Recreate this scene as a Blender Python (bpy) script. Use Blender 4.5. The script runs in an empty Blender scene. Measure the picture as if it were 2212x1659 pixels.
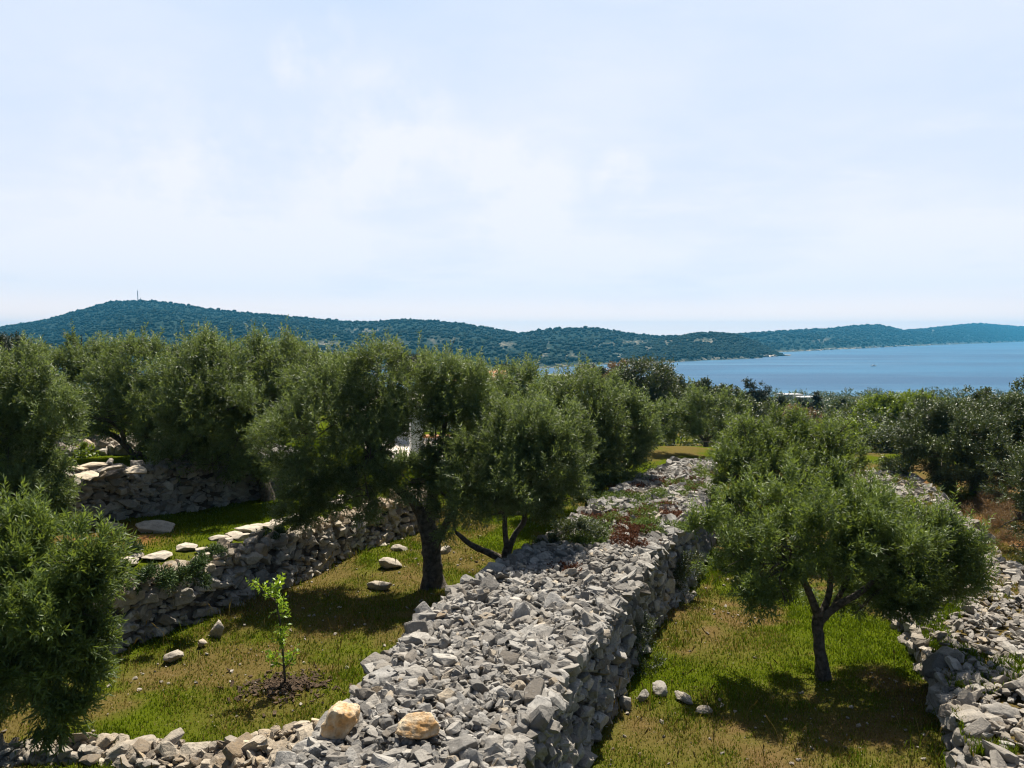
import bpy, bmesh, math, random
import numpy as np
from mathutils import Vector, Matrix, Euler

# ------------------------------------------------------------------ camera, sky, sun, exposure
S = bpy.context.scene
COL = S.collection
F = 1720.0                       # focal length in photo pixels (photo 2212 wide)
PITCH = math.atan((829.5 - 724.0) / F)
cam_d = bpy.data.cameras.new('camera'); cam_d.sensor_width = 36; cam_d.lens = 28
cam_d.clip_start = 0.1; cam_d.clip_end = 60000
cam = bpy.data.objects.new('camera', cam_d); COL.objects.link(cam)
cam.rotation_euler = (math.pi / 2 - PITCH, 0, 0)
S.camera = cam

SUN_EL, SUN_AZ = math.radians(62), math.radians(13)      # azimuth measured from +Y towards +X
S.view_settings.view_transform = 'Standard'
S.view_settings.look = 'None'
S.view_settings.exposure = 0.75
S.view_settings.gamma = 1.0
S.cycles.use_denoising = True
S.cycles.max_bounces = 6
S.cycles.diffuse_bounces = 2
S.cycles.glossy_bounces = 2
S.cycles.transmission_bounces = 3
S.cycles.volume_bounces = 0
S.cycles.transparent_max_bounces = 8
S.cycles.caustics_reflective = False
S.cycles.caustics_refractive = False
S.cycles.filter_width = 1.2

sun_d = bpy.data.lights.new('sun', 'SUN'); sun_d.energy = 5.0; sun_d.angle = math.radians(0.53)
sun_d.color = (1.0, 0.93, 0.81)
sun = bpy.data.objects.new('sun', sun_d); COL.objects.link(sun)
sdir = Vector((math.sin(SUN_AZ) * math.cos(SUN_EL), math.cos(SUN_AZ) * math.cos(SUN_EL), math.sin(SUN_EL)))
sun.rotation_euler = (-sdir).to_track_quat('-Z', 'Y').to_euler()
sun.location = (0, 0, 60)


class NT:
    """small helper for node trees"""
    def __init__(s, tree):
        s.t = tree; tree.nodes.clear()
    def n(s, typ, ins=None, **kw):
        nd = s.t.nodes.new(typ)
        for k, v in kw.items():
            setattr(nd, k, v)
        for k, v in (ins or {}).items():
            sock = nd.inputs[k]
            if isinstance(v, bpy.types.NodeSocket):
                s.t.links.new(v, sock)
            elif isinstance(v, (tuple, list)) and len(v) == 3 and sock.type == 'RGBA':
                sock.default_value = (*v, 1)
            else:
                sock.default_value = v
        return nd
    def math(s, op, a, b=None, c=None, clamp=False):
        nd = s.t.nodes.new('ShaderNodeMath'); nd.operation = op; nd.use_clamp = clamp
        for i, v in enumerate((a, b, c)):
            if v is None: continue
            if isinstance(v, bpy.types.NodeSocket): s.t.links.new(v, nd.inputs[i])
            else: nd.inputs[i].default_value = v
        return nd.outputs[0]
    def mix(s, f, a, b, blend='MIX'):
        nd = s.t.nodes.new('ShaderNodeMix'); nd.data_type = 'RGBA'; nd.blend_type = blend
        for i, v in ((0, f), (6, a), (7, b)):
            if isinstance(v, bpy.types.NodeSocket): s.t.links.new(v, nd.inputs[i])
            elif isinstance(v, (tuple, list)): nd.inputs[i].default_value = (*v, 1) if len(v) == 3 else v
            else: nd.inputs[i].default_value = v
        return nd.outputs[2]
    def ramp(s, f, a, b):
        nd = s.t.nodes.new('ShaderNodeMapRange'); nd.interpolation_type = 'SMOOTHSTEP'
        s.t.links.new(f, nd.inputs[0]); nd.inputs[1].default_value = a; nd.inputs[2].default_value = b
        return nd.outputs[0]
    def noise(s, vec, scale, detail=3.0, rough=0.55):
        nd = s.n('ShaderNodeTexNoise', {'Scale': scale, 'Detail': detail, 'Roughness': rough})
        if vec is not None: s.t.links.new(vec, nd.inputs['Vector'])
        return nd.outputs['Fac']
    def attr(s, name):
        return s.n('ShaderNodeAttribute', attribute_name=name).outputs['Fac']
    def link(s, a, b): s.t.links.new(a, b)


world = bpy.data.worlds.new('World'); S.world = world; world.use_nodes = True
w = NT(world.node_tree)
sky = w.n('ShaderNodeTexSky', sky_type='NISHITA', sun_disc=False, sun_elevation=SUN_EL, sun_rotation=SUN_AZ,
          altitude=30, air_density=1.0, dust_density=2.2, ozone_density=1.0)
tc = w.n('ShaderNodeTexCoord').outputs['Generated']
sep = w.n('ShaderNodeSeparateXYZ', {0: tc})
zz = w.math('MAXIMUM', sep.outputs[2], 0.04)
px = w.math('DIVIDE', sep.outputs[0], w.math('ADD', zz, 0.12))
py = w.math('DIVIDE', sep.outputs[1], w.math('ADD', zz, 0.12))
cv = w.n('ShaderNodeCombineXYZ', {0: px, 1: w.math('MULTIPLY', py, 1.0), 2: 0.0}).outputs[0]
veil = w.ramp(w.noise(cv, 0.62, 5, 0.55), 0.34, 0.66)
cvs = w.n('ShaderNodeMapping', {0: cv, 'Rotation': (0, 0, 0.5), 'Scale': (0.9, 1.7, 1)}).outputs[0]
streak = w.ramp(w.noise(cvs, 1.3, 7, 0.66), 0.50, 0.74)
low = w.ramp(sep.outputs[2], 0.42, -0.02)            # 1 near the horizon
front = w.ramp(sep.outputs[1], -0.35, 0.75)          # thin bright veil lies on the sun's side
vf = w.math('MULTIPLY_ADD', veil, 0.40, 0.10)
vf = w.math('ADD', vf, w.math('MULTIPLY', low, 0.75))
tb = w.n('ShaderNodeTexNoise', {'Vector': tc, 'Scale': 7.0, 'Detail': 6.0, 'Roughness': 0.62})
wn = w.ramp(tb.outputs['Fac'], 0.36, 0.66)
def ray0(u, v):
    x = (u - 1106.0) / F; y = -(v - 829.5) / F
    d_ = Vector((x, math.cos(PITCH) + y * math.sin(PITCH), y * math.cos(PITCH) - math.sin(PITCH))); return d_.normalized()
for u_, v_, rad_, st_ in ((655, 128, 2.6, .75), (700, 68, 2.4, .45), (840, 285, 6.5, .55), (1120, 415, 6.0, .5), (1340, 388, 2.6, .5), (350, 330, 7.0, .35), (600, 440, 8.0, .35)):
    dp = w.n('ShaderNodeVectorMath', {0: tc, 1: tuple(ray0(u_, v_))}, operation='DOT_PRODUCT').outputs['Value']
    puff = w.ramp(dp, math.cos(math.radians(rad_)), math.cos(math.radians(rad_ * .25)))
    vf = w.math('ADD', vf, w.math('MULTIPLY', w.math('MULTIPLY', puff, wn), st_))
vf = w.math('ADD', vf, w.math('MULTIPLY', streak, 0.20), clamp=True)
upf = w.ramp(sep.outputs[2], 0.88, 0.50)
hz_ = w.ramp(sep.outputs[2], 0.06, 0.0)
thin = w.mix(vf, (0.368, 0.452, 0.590), (0.548, 0.560, 0.606))
thin = w.mix(hz_, thin, (0.90, 0.69, 0.57))
skyc = w.mix(1.0, sky.outputs[0], (0.050, 0.050, 0.050), 'MULTIPLY')
col = w.mix(w.math('MULTIPLY', front, upf), skyc, thin)
bg = w.n('ShaderNodeBackground', {'Color': col, 'Strength': 1.0})
w.n('ShaderNodeOutputWorld', {'Surface': bg.outputs[0]})

# ------------------------------------------------------------------ picture-to-place helpers
cp, sp_ = math.cos(PITCH), math.sin(PITCH)

def ray(u, v):
    x = (u - 1106.0) / F; y = -(v - 829.5) / F
    return np.array([x, cp + y * sp_, y * cp - sp_])

def G(u, v, z):                      # point of that ray on the level z
    r = ray(u, v); return r * (z / r[2])

def P(u, v, Y):                      # point of that ray at distance Y
    r = ray(u, v); return r * (Y / r[1])

ZR, ZL, ZU, ZT = -4.8, -4.5, -3.75, -2.95      # right field, middle field, upper lawn, top terrace
ZC = -3.6                                      # top of the middle wall
SEA = -25.0
rng = np.random.default_rng(7)
random.seed(7)

# ------------------------------------------------------------------ noise and meshes
_tab = np.random.default_rng(11).random(4096)

def vnoise(p):
    p = np.asarray(p, float); i = np.floor(p).astype(np.int64); f = p - i; f = f * f * (3 - 2 * f)
    def h(a, b, c): return _tab[(a * 73856093 ^ b * 19349663 ^ c * 83492791) & 4095]
    r = 0
    for dx in (0, 1):
        for dy in (0, 1):
            for dz in (0, 1):
                wgt = (f[..., 0] if dx else 1 - f[..., 0]) * (f[..., 1] if dy else 1 - f[..., 1]) * (f[..., 2] if dz else 1 - f[..., 2])
                r = r + wgt * h(i[..., 0] + dx, i[..., 1] + dy, i[..., 2] + dz)
    return r * 2 - 1

def fbm(p, o=3):
    p = np.asarray(p, float); a = 1.0; r = 0; t = 0
    for _ in range(o):
        r = r + a * vnoise(p); t += a; p = p * 2.03 + 17.1; a *= 0.5
    return r / t

def fb2(x, y, s, o=3, k=0.0):
    return fbm(np.stack([np.asarray(x) * s, np.asarray(y) * s, np.zeros_like(np.asarray(x, float)) + k], -1), o)

def sstep(a, b, x):
    t = np.clip((np.asarray(x, float) - a) / (b - a), 0, 1); return t * t * (3 - 2 * t)

def mesh(name, V, Fs, mat=None, smooth=False, attrs=None):
    """V (n,3); Fs one index array (m,k) or a list of them; attrs {name: per-face array}"""
    if not isinstance(Fs, list): Fs = [Fs]
    Fs = [f for f in Fs if len(f)]
    me = bpy.data.meshes.new(name)
    V = np.ascontiguousarray(V, dtype=np.float32)
    me.vertices.add(len(V)); me.vertices.foreach_set('co', V.ravel())
    loops = np.concatenate([f.ravel() for f in Fs]).astype(np.int32)
    tot = np.concatenate([np.full(len(f), f.shape[1]) for f in Fs]).astype(np.int32)
    st = np.concatenate([[0], np.cumsum(tot)[:-1]]).astype(np.int32)
    me.loops.add(len(loops)); me.loops.foreach_set('vertex_index', loops)
    me.polygons.add(len(tot)); me.polygons.foreach_set('loop_start', st); me.polygons.foreach_set('loop_total', tot)
    me.polygons.foreach_set('use_smooth', np.full(len(tot), smooth, dtype=bool))
    for k, a in (attrs or {}).items():
        dom = 'FACE' if len(a) == len(tot) else 'POINT'
        at = me.attributes.new(k, 'FLOAT', dom); at.data.foreach_set('value', np.ascontiguousarray(a, dtype=np.float32))
    me.update(calc_edges=True)
    if mat: me.materials.append(mat)
    return me

def obj(name, me, parent=None, loc=None):
    o = bpy.data.objects.new(name, me); COL.objects.link(o)
    if parent is not None: o.parent = parent
    if loc is not None: o.location = loc
    return o

def tag(o, label=None, cat=None, group=None, kind=None):
    if label: o['label'] = label
    if cat: o['category'] = cat
    if group: o['group'] = group
    if kind: o['kind'] = kind
    return o

def thing(name, label, cat, loc, group=None):
    return tag(obj(name, None, loc=loc), label, cat, group, 'thing')

class MB:
    """collects pieces (V, tri/quad faces, per-face attributes) into one mesh"""
    def __init__(s): s.V = []; s.F = {}; s.A = {}; s.n = 0; s.order = []
    def add(s, V, Fc, **attrs):
        V = np.asarray(V, float); Fc = np.asarray(Fc)
        s.V.append(V); s.order.append((Fc + s.n, attrs)); s.n += len(V)
    def build(s, name, mat, smooth=False):
        keys = sorted({k for _, a in s.order for k in a})
        by = {}
        for f, a in s.order: by.setdefault(f.shape[1], []).append((f, a))
        Fs, at = [], {k: [] for k in keys}
        for k in sorted(by):
            Fs.append(np.concatenate([f for f, _ in by[k]]))
            for kk in keys:
                at[kk].append(np.concatenate([np.broadcast_to(np.asarray(a.get(kk, 0.5), float), (len(f),)) for f, a in by[k]]))
        return mesh(name, np.concatenate(s.V), Fs, mat, smooth, {k: np.concatenate(v) for k, v in at.items()})

def box(c, sx, sy, sz, rz=0.0, taper=1.0):
    x, y, z = sx / 2, sy / 2, sz / 2
    V = np.array([[-x, -y, -z], [x, -y, -z], [x, y, -z], [-x, y, -z], [-x * taper, -y * taper, z], [x * taper, -y * taper, z], [x * taper, y * taper, z], [-x * taper, y * taper, z]])
    cz, s_ = math.cos(rz), math.sin(rz)
    V = V @ np.array([[cz, s_, 0], [-s_, cz, 0], [0, 0, 1]]) + np.asarray(c)
    Fq = np.array([[0, 3, 2, 1], [4, 5, 6, 7], [0, 1, 5, 4], [1, 2, 6, 5], [2, 3, 7, 6], [3, 0, 4, 7]])
    return V, Fq

def tube(pts, radii, sides=9, lump=0.0, seed=0):
    """smooth tapered limb through pts"""
    pts = np.asarray(pts, float); radii = np.asarray(radii, float)
    n = len(pts); m = max(2, (n - 1) * 6 + 1)
    t = np.linspace(0, n - 1, m); i = np.clip(t.astype(int), 0, n - 2); f = (t - i)[:, None]
    p0 = pts[np.maximum(i - 1, 0)]; p1 = pts[i]; p2 = pts[i + 1]; p3 = pts[np.minimum(i + 2, n - 1)]
    Q = 0.5 * (2 * p1 + (p2 - p0) * f + (2 * p0 - 5 * p1 + 4 * p2 - p3) * f ** 2 + (3 * p1 - p0 - 3 * p2 + p3) * f ** 3)
    R = np.interp(t, np.arange(n), radii)
    T = np.gradient(Q, axis=0); T /= np.linalg.norm(T, axis=1)[:, None] + 1e-9
    a = np.array([0.3, 0.9, 0.2]); N = np.cross(T, a); N /= np.linalg.norm(N, axis=1)[:, None] + 1e-9
    B = np.cross(T, N)
    ang = np.linspace(0, 2 * math.pi, sides, endpoint=False)
    V = Q[:, None, :] + R[:, None, None] * (np.cos(ang)[None, :, None] * N[:, None, :] + np.sin(ang)[None, :, None] * B[:, None, :])
    if lump:
        d = V - Q[:, None, :]
        V = Q[:, None, :] + d * (1 + lump * fbm(V * 9 + seed * 3.7, 2) + 0.5 * lump * np.sin(ang * 3 + seed)[None, :])[..., None]
    V = V.reshape(-1, 3)
    k = np.arange(m - 1)[:, None] * sides; j = np.arange(sides)[None, :]; j2 = (j + 1) % sides
    Fq = np.stack([k + j, k + j2, k + sides + j2, k + sides + j], -1).reshape(-1, 4)
    return V, Fq

# ------------------------------------------------------------------ materials
def mat(name):
    m = bpy.data.materials.new(name); m.use_nodes = True
    return m, NT(m.node_tree)

def out(t, sh, disp=None): t.n('ShaderNodeOutputMaterial', {'Surface': sh})

def leaf_mat(name, dark, light, under, rough=0.42, trans=0.25, tcol=None, spec=0.5):
    m, t = mat(name)
    r = t.attr('rnd')
    c = t.mix(r, dark, light)
    bf = t.n('ShaderNodeNewGeometry').outputs['Backfacing']
    c = t.mix(t.math('MULTIPLY', bf, 0.8), c, under)
    p = t.n('ShaderNodeBsdfPrincipled', {'Base Color': c, 'Roughness': rough, 'Specular IOR Level': spec})
    tr = t.n('ShaderNodeBsdfTranslucent', {'Color': tcol or tuple(min(1, x * 1.5) for x in light)})
    mx = t.n('ShaderNodeMixShader', {0: trans, 1: p.outputs[0], 2: tr.outputs[0]})
    out(t, mx.outputs[0]); return m

M = {}
M['olive'] = leaf_mat('olive_leaf', (0.026, 0.046, 0.010), (0.148, 0.198, 0.070), (0.19, 0.235, 0.13), 0.46, 0.32, (0.24, 0.31, 0.06), 0.30)
M['olive_dark'] = leaf_mat('dark_olive_leaf', (0.022, 0.036, 0.006), (0.088, 0.115, 0.028), (0.12, 0.15, 0.07), 0.4, 0.18, (0.12, 0.16, 0.02), 0.38)
M['olive_green'] = leaf_mat('green_olive_leaf', (0.024, 0.046, 0.007), (0.112, 0.162, 0.040), (0.15, 0.20, 0.09), 0.46, 0.32, (0.25, 0.33, 0.04), 0.30)
M['broad'] = leaf_mat('broad_leaf', (0.022, 0.036, 0.008), (0.060, 0.082, 0.016), (0.06, 0.08, 0.02), 0.5, 0.22, (0.12, 0.15, 0.02))
M['lime'] = leaf_mat('lime_leaf', (0.055, 0.090, 0.008), (0.14, 0.20, 0.018), (0.12, 0.17, 0.02), 0.5, 0.35, (0.24, 0.32, 0.02))
M['sap'] = leaf_mat('sapling_leaf', (0.10, 0.20, 0.015), (0.26, 0.40, 0.03), (0.2, 0.3, 0.04), 0.35, 0.4, (0.4, 0.55, 0.03))
M['succ'] = leaf_mat('succulent_leaf', (0.022, 0.045, 0.008), (0.06, 0.10, 0.02), (0.05, 0.08, 0.02), 0.5, 0.1, None, 0.25)
M['creep'] = leaf_mat('creeper_leaf', (0.05, 0.085, 0.010), (0.13, 0.18, 0.03), (0.10, 0.13, 0.03), 0.6, 0.2, None, 0.15)
M['red'] = leaf_mat('red_creeper_leaf', (0.055, 0.020, 0.010), (0.13, 0.050, 0.022), (0.07, 0.03, 0.015), 0.7, 0.15, None, 0.1)
M['drybush'] = leaf_mat('dry_bush_leaf', (0.075, 0.045, 0.016), (0.20, 0.12, 0.045), (0.15, 0.1, 0.05), 0.7, 0.25)
M['pine'] = leaf_mat('pine_needle', (0.018, 0.030, 0.009), (0.042, 0.058, 0.016), (0.03, 0.04, 0.012), 0.6, 0.1)

def rock_mat():
    m, t = mat('limestone')
    co = t.n('ShaderNodeTexCoord').outputs['Object']
    rnd, tint = t.attr('rnd'), t.attr('tint')
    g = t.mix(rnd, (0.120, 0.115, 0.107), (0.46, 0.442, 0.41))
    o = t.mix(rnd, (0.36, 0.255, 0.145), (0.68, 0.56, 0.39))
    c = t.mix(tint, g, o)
    st = t.ramp(t.noise(co, 9, 5, 0.65), 0.42, 0.68)
    c = t.mix(t.math('MULTIPLY', st, 0.45), c, (0.13, 0.125, 0.12))
    fs = t.ramp(t.noise(co, 45, 4, 0.7), 0.50, 0.66)
    c = t.mix(t.math('MULTIPLY', fs, 0.40), c, (0.10, 0.095, 0.088))
    wh = t.ramp(t.noise(co, 23, 4, 0.6), 0.56, 0.74)
    c = t.mix(t.math('MULTIPLY', wh, 0.35), c, (0.5, 0.49, 0.46))
    wv = t.ramp(t.noise(co, 1.3, 5, 0.65), 0.38, 0.66)
    c = t.mix(t.math('MULTIPLY', wv, 0.24), c, (0.125, 0.102, 0.078))
    bp = t.n('ShaderNodeBump', {'Strength': 0.8, 'Distance': 0.03, 'Height': t.noise(co, 22, 7, 0.7)})
    p = t.n('ShaderNodeBsdfPrincipled', {'Base Color': c, 'Roughness': 0.9, 'Specular IOR Level': 0.25, 'Normal': bp.outputs[0]})
    out(t, p.outputs[0]); return m
M['rock'] = rock_mat()
def ochre_mat():
    m, t = mat('ochre_limestone')
    co = t.n('ShaderNodeTexCoord').outputs['Object']
    c = t.mix(t.ramp(t.noise(co, 5, 6, 0.65), 0.36, 0.64), (0.70, 0.58, 0.41), (0.52, 0.29, 0.11))
    c = t.mix(t.math('MULTIPLY', t.ramp(t.noise(co, 26, 5, 0.7), 0.52, 0.68), .55), c, (0.22, 0.13, 0.06))
    bp = t.n('ShaderNodeBump', {'Strength': 0.9, 'Distance': 0.03, 'Height': t.noise(co, 18, 7, 0.7)})
    out(t, t.n('ShaderNodeBsdfPrincipled', {'Base Color': c, 'Roughness': 0.9, 'Specular IOR Level': 0.2, 'Normal': bp.outputs[0]}).outputs[0]); return m
M['ochre'] = ochre_mat()

def plain(name, c1, c2, scale, rough=0.85, bump=0.0, spec=0.3):
    m, t = mat(name)
    co = t.n('ShaderNodeTexCoord').outputs['Object']
    c = t.mix(t.ramp(t.noise(co, scale, 5, 0.6), 0.3, 0.7), c1, c2)
    ins = {'Base Color': c, 'Roughness': rough, 'Specular IOR Level': spec}
    if bump:
        ins['Normal'] = t.n('ShaderNodeBump', {'Strength': bump, 'Distance': 0.02, 'Height': t.noise(co, scale * 3, 5, 0.6)}).outputs[0]
    out(t, t.n('ShaderNodeBsdfPrincipled', ins).outputs[0]); return m

M['bark'] = plain('olive_bark', (0.040, 0.032, 0.024), (0.15, 0.125, 0.10), 16, 0.95, 1.0)
M['core'] = plain('rubble_earth', (0.05, 0.042, 0.034), (0.13, 0.11, 0.09), 8, 1.0, 0.8)
M['white'] = plain('white_render', (0.62, 0.64, 0.66), (0.74, 0.75, 0.76), 3, 0.7)
M['grey'] = plain('grey_concrete', (0.30, 0.30, 0.31), (0.42, 0.42, 0.42), 2, 0.8)
M['tile'] = plain('terracotta', (0.42, 0.20, 0.10), (0.58, 0.31, 0.17), 2.5, 0.85)
M['cream'] = plain('cream_roof_sheet', (0.55, 0.48, 0.40), (0.68, 0.62, 0.54), 3, 0.7)
M['glass'] = plain('dark_window_glass', (0.02, 0.03, 0.04), (0.04, 0.05, 0.06), 1, 0.1, 0, 0.6)
M['steel'] = plain('mast_steel', (0.35, 0.25, 0.24), (0.5, 0.42, 0.42), 0.2, 0.6)
M['soil'] = plain('dark_mulch', (0.045, 0.03, 0.018), (0.12, 0.08, 0.05), 20, 1.0, 0.9)
M['foam'] = plain('wake_foam', (0.7, 0.75, 0.8), (0.85, 0.9, 0.92), 0.6, 0.8)

def ground_colour(t):
    """colour of turf at an Object position, from the attributes dry (straw, painted olive shade), red (soil)"""
    co = t.n('ShaderNodeTexCoord').outputs['Object']
    dry, red = t.attr('dry'), t.attr('red')
    n1 = t.noise(co, 2.2, 5, 0.6); n2 = t.noise(co, 16, 4, 0.6)
    g = t.mix(n1, (0.036, 0.056, 0.002), (0.090, 0.118, 0.006))
    b = t.mix(n2, (0.070, 0.045, 0.018), (0.185, 0.125, 0.052))
    c = t.mix(dry, g, b)
    return co, t.mix(red, c, t.mix(n2, (0.13, 0.055, 0.022), (0.27, 0.13, 0.06)))

def ground_mat():
    m, t = mat('meadow_soil')
    co, c = ground_colour(t)
    c = t.mix(t.ramp(t.noise(co, 40, 3, 0.6), 0.62, 0.72), c, (0.24, 0.19, 0.12))
    bp = t.n('ShaderNodeBump', {'Strength': 0.8, 'Distance': 0.05, 'Height': t.noise(co, 14, 6, 0.7)})
    out(t, t.n('ShaderNodeBsdfPrincipled', {'Base Color': c, 'Roughness': 1.0, 'Specular IOR Level': 0.0, 'Normal': bp.outputs[0]}).outputs[0]); return m
M['ground'] = ground_mat()

def grass_mat():
    m, t = mat('grass_blades')
    r, dry = t.attr('rnd'), t.attr('dry')
    g = t.mix(r, (0.044, 0.080, 0.002), (0.130, 0.175, 0.007))
    d = t.mix(r, (0.125, 0.080, 0.022), (0.29, 0.215, 0.075))
    c = t.mix(dry, g, d)
    p = t.n('ShaderNodeBsdfPrincipled', {'Base Color': c, 'Roughness': 0.8, 'Specular IOR Level': 0.05})
    tr = t.n('ShaderNodeBsdfTranslucent', {'Color': t.mix(1.0, c, (1.4, 1.5, 1.0), 'MULTIPLY')})
    out(t, t.n('ShaderNodeMixShader', {0: 0.3, 1: p.outputs[0], 2: tr.outputs[0]}).outputs[0]); return m
M['grass'] = grass_mat()

def sea_mat():
    m, t = mat('sea_water')
    co = t.n('ShaderNodeTexCoord').outputs['Object']
    mp = t.n('ShaderNodeMapping', {0: co, 'Scale': (0.6, 1.0, 1)}).outputs[0]
    h = t.math('ADD', t.noise(mp, 0.25, 4, 0.6), t.math('MULTIPLY', t.noise(mp, 1.3, 3, 0.6), 0.4))
    big = t.noise(t.n('ShaderNodeMapping', {0: co, 'Scale': (0.35, 1.0, 1), 'Rotation': (0, 0, 0.2)}).outputs[0], 0.012, 4, 0.6)
    bp = t.n('ShaderNodeBump', {'Strength': 0.6, 'Distance': 1.0, 'Height': h})
    st = t.ramp(t.noise(t.n('ShaderNodeMapping', {0: co, 'Scale': (0.25, 1.6, 1), 'Rotation': (0, 0, 0.12)}).outputs[0], 0.012, 5, 0.65), 0.52, 0.68)
    c = t.mix(t.ramp(big, 0.35, 0.65), (0.003, 0.054, 0.128), (0.012, 0.098, 0.192))
    c = t.mix(t.math('MULTIPLY', st, 0.55), c, (0.06, 0.17, 0.27))
    p = t.n('ShaderNodeBsdfPrincipled', {'Base Color': c, 'Roughness': 0.42, 'IOR': 1.33, 'Specular IOR Level': 0.2, 'Normal': bp.outputs[0]})
    out(t, p.outputs[0]); return m
M['sea'] = sea_mat()

def hill_mat():
    m, t = mat('hillside_scrub')
    co = t.n('ShaderNodeTexCoord').outputs['Object']
    n = t.noise(co, 0.05, 6, 0.65)
    c = t.mix(t.ramp(n, 0.3, 0.7), (0.003, 0.016, 0.013), (0.008, 0.026, 0.018))  # scrub green pushed to teal, with part of the haze tint painted in
    bare = t.attr('bare')
    rk = t.ramp(t.noise(co, 0.16, 5, 0.75), 0.47, 0.60)
    c = t.mix(t.math('MULTIPLY', bare, rk), c, (0.27, 0.235, 0.18))
    out(t, t.n('ShaderNodeBsdfPrincipled', {'Base Color': c, 'Roughness': 1.0, 'Specular IOR Level': 0.1}).outputs[0]); return m
M['hill'] = hill_mat()

def wood_mat():
    m, t = mat('far_pine_crowns')
    r = t.attr('rnd')
    out(t, t.n('ShaderNodeBsdfPrincipled', {'Base Color': t.mix(r, (0.003, 0.017, 0.014), (0.010, 0.032, 0.021)), 'Roughness': 0.9, 'Specular IOR Level': 0.1}).outputs[0]); return m  # pine green also carries some of the distance haze in its colour
M['wood'] = wood_mat()

# ------------------------------------------------------------------ lie of the land
cL = [(711, 1556), (775, 1488), (822, 1424), (870, 1394), (908, 1329), (1011, 1257), (1105, 1205), (1165, 1171), (1272, 1102), (1345, 1051), (1425, 1017), (1458, 995)]
cR = [(1182, 1556), (1238, 1432), (1311, 1355), (1345, 1291), (1439, 1171), (1499, 1119), (1545, 1047), (1534, 995)]
CL = np.array([G(u, v, ZC)[:2] for u, v in cL]); CR = np.array([G(u, v, ZC)[:2] for u, v in cR])

def ext(A, y0):                                  # carry an edge back towards the viewer along its own line
    d = A[3] - A[0]; k = (y0 - A[0, 1]) / d[1]
    return np.vstack([A[0] + d * k, A])
CL = ext(CL, 4.0); CR = ext(CR, 4.0)
def by_y(A):
    A = A[np.argsort(A[:, 1])]; return lambda y: np.interp(y, A[:, 1], A[:, 0])
cl_x, cr_x = by_y(CL), by_y(CR)
CY1 = min(CL[-1, 1], CR[-1, 1])
cc = np.vstack([[(CL[0] + CR[0]) / 2], [((cl_x(y) + cr_x(y)) / 2, y) for y in np.linspace(5, CY1, 12)]])
d = cc[-1] - cc[-4]; cc = np.vstack([cc, cc[-1] + d * 6]); cmid = by_y(cc)

lw = [G(u, v, -3.72)[:2] for u, v in [(230, 1292), (330, 1262), (420, 1236), (520, 1205), (600, 1178), (700, 1140), (790, 1108), (890, 1076)]]
lw = np.array(lw); d = lw[0] - lw[3]; lw = np.vstack([lw[0] + d * 2.2, lw[0] + d, lw]); d = lw[-1] - lw[-3]; lw = np.vstack([lw, lw[-1] + d * 0.35])
lface = by_y(np.vstack([lw, lw[-1] + d * 8]))
LY1 = lw[-1, 1]

rw_L = np.array([G(u, v, -4.35)[:2] for u, v in [(2095, 1625), (2060, 1545), (2048, 1480), (2010, 1400), (1975, 1335), (1930, 1275)]])
d = rw_L[0] - rw_L[-1]; rw_L = np.vstack([rw_L[0] + d * 0.9, rw_L, [8.2, 19.0], [9.3, 22.0], [10.3, 25.3]])
rw_R = np.array([G(u, v, -4.35)[:2] for u, v in [(2172, 1205), (2110, 1140), (2060, 1092), (2022, 1058), (1960, 1020)]])
d = rw_R[0] - rw_R[2]; rw_R = np.vstack([rw_R[0] - np.array([2.6, 8.2]) * 1.0, rw_R[0] - np.array([1.25, 4.0]), rw_R])
rl_x, rr_x = by_y(rw_L), by_y(rw_R)
up = np.array([[-9.2, 14.6], *[G(u, v, ZU)[:2] for u, v in [(190, 1132), (330, 1115), (450, 1095), (545, 1078)]]])
d = up[-1] - up[-2]; up = np.vstack([up, up[-1] + d * 1.2])
upx = by_y(np.vstack([up, up[-1] + d * 20]))

def height(x, y):
    x = np.asarray(x, float); y = np.asarray(y, float)
    z = np.where(x > cmid(y), ZR, ZL)
    blend = np.where(y > CY1, sstep(-2.5 - 0, 2.5, x - cmid(y)), (x > cmid(y)) * 1.0)
    z = ZL + (ZR - ZL) * blend
    z = np.where(y < 8.6, np.where(x < cmid(y), ZL + 0.22 * sstep(8.6, 6.5, y), z), z)
    soft = np.where(y > LY1, 1.6, 0.12)
    k = sstep(soft, -soft, x - (lface(y) - 0.35)) * sstep(6.2, 6.9, y)
    z = z + (ZU - z) * k
    k = sstep(0.12, -0.12, x - (upx(y) - 0.35)) * sstep(14.3, 14.6, y)
    z = z + (ZT - z) * k * sstep(-3.6, -5.0, x)
    k = sstep(-0.2, 0.2, x - (rl_x(y) + rr_x(y)) / 2) * sstep(28, 25, y)
    z = z + (-5.0 - z) * k
    z = z + 0.09 * fb2(x, y, 0.55, 3, 2.0) * sstep(3, 8, y) + 0.25 * fb2(x, y, 0.12, 2, 5.0) * sstep(20, 40, y)
    far = np.interp(y, [0, 30, 60, 100, 200, 325, 330], [-4.9, -4.9, -7.6, -12.0, -19.3, -25.2, -25.6]) + 0.8 * fb2(x, y, 0.03, 3, 9.0) * sstep(40, 80, y)
    # the left side stays higher, the shore swings round to the right
    far = far + 0.9 * sstep(-5, -40, x)
    k = sstep(29, 40, y)
    z = z * (1 - k) + far * k
    sh = 325 + 40 * fb2(x, y, 0.008, 2, 3.0) - 0.10 * np.abs(x - 120)
    return np.where(y > sh, np.minimum(z, SEA - 0.3 - (y - sh) * 0.05), z)

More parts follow.
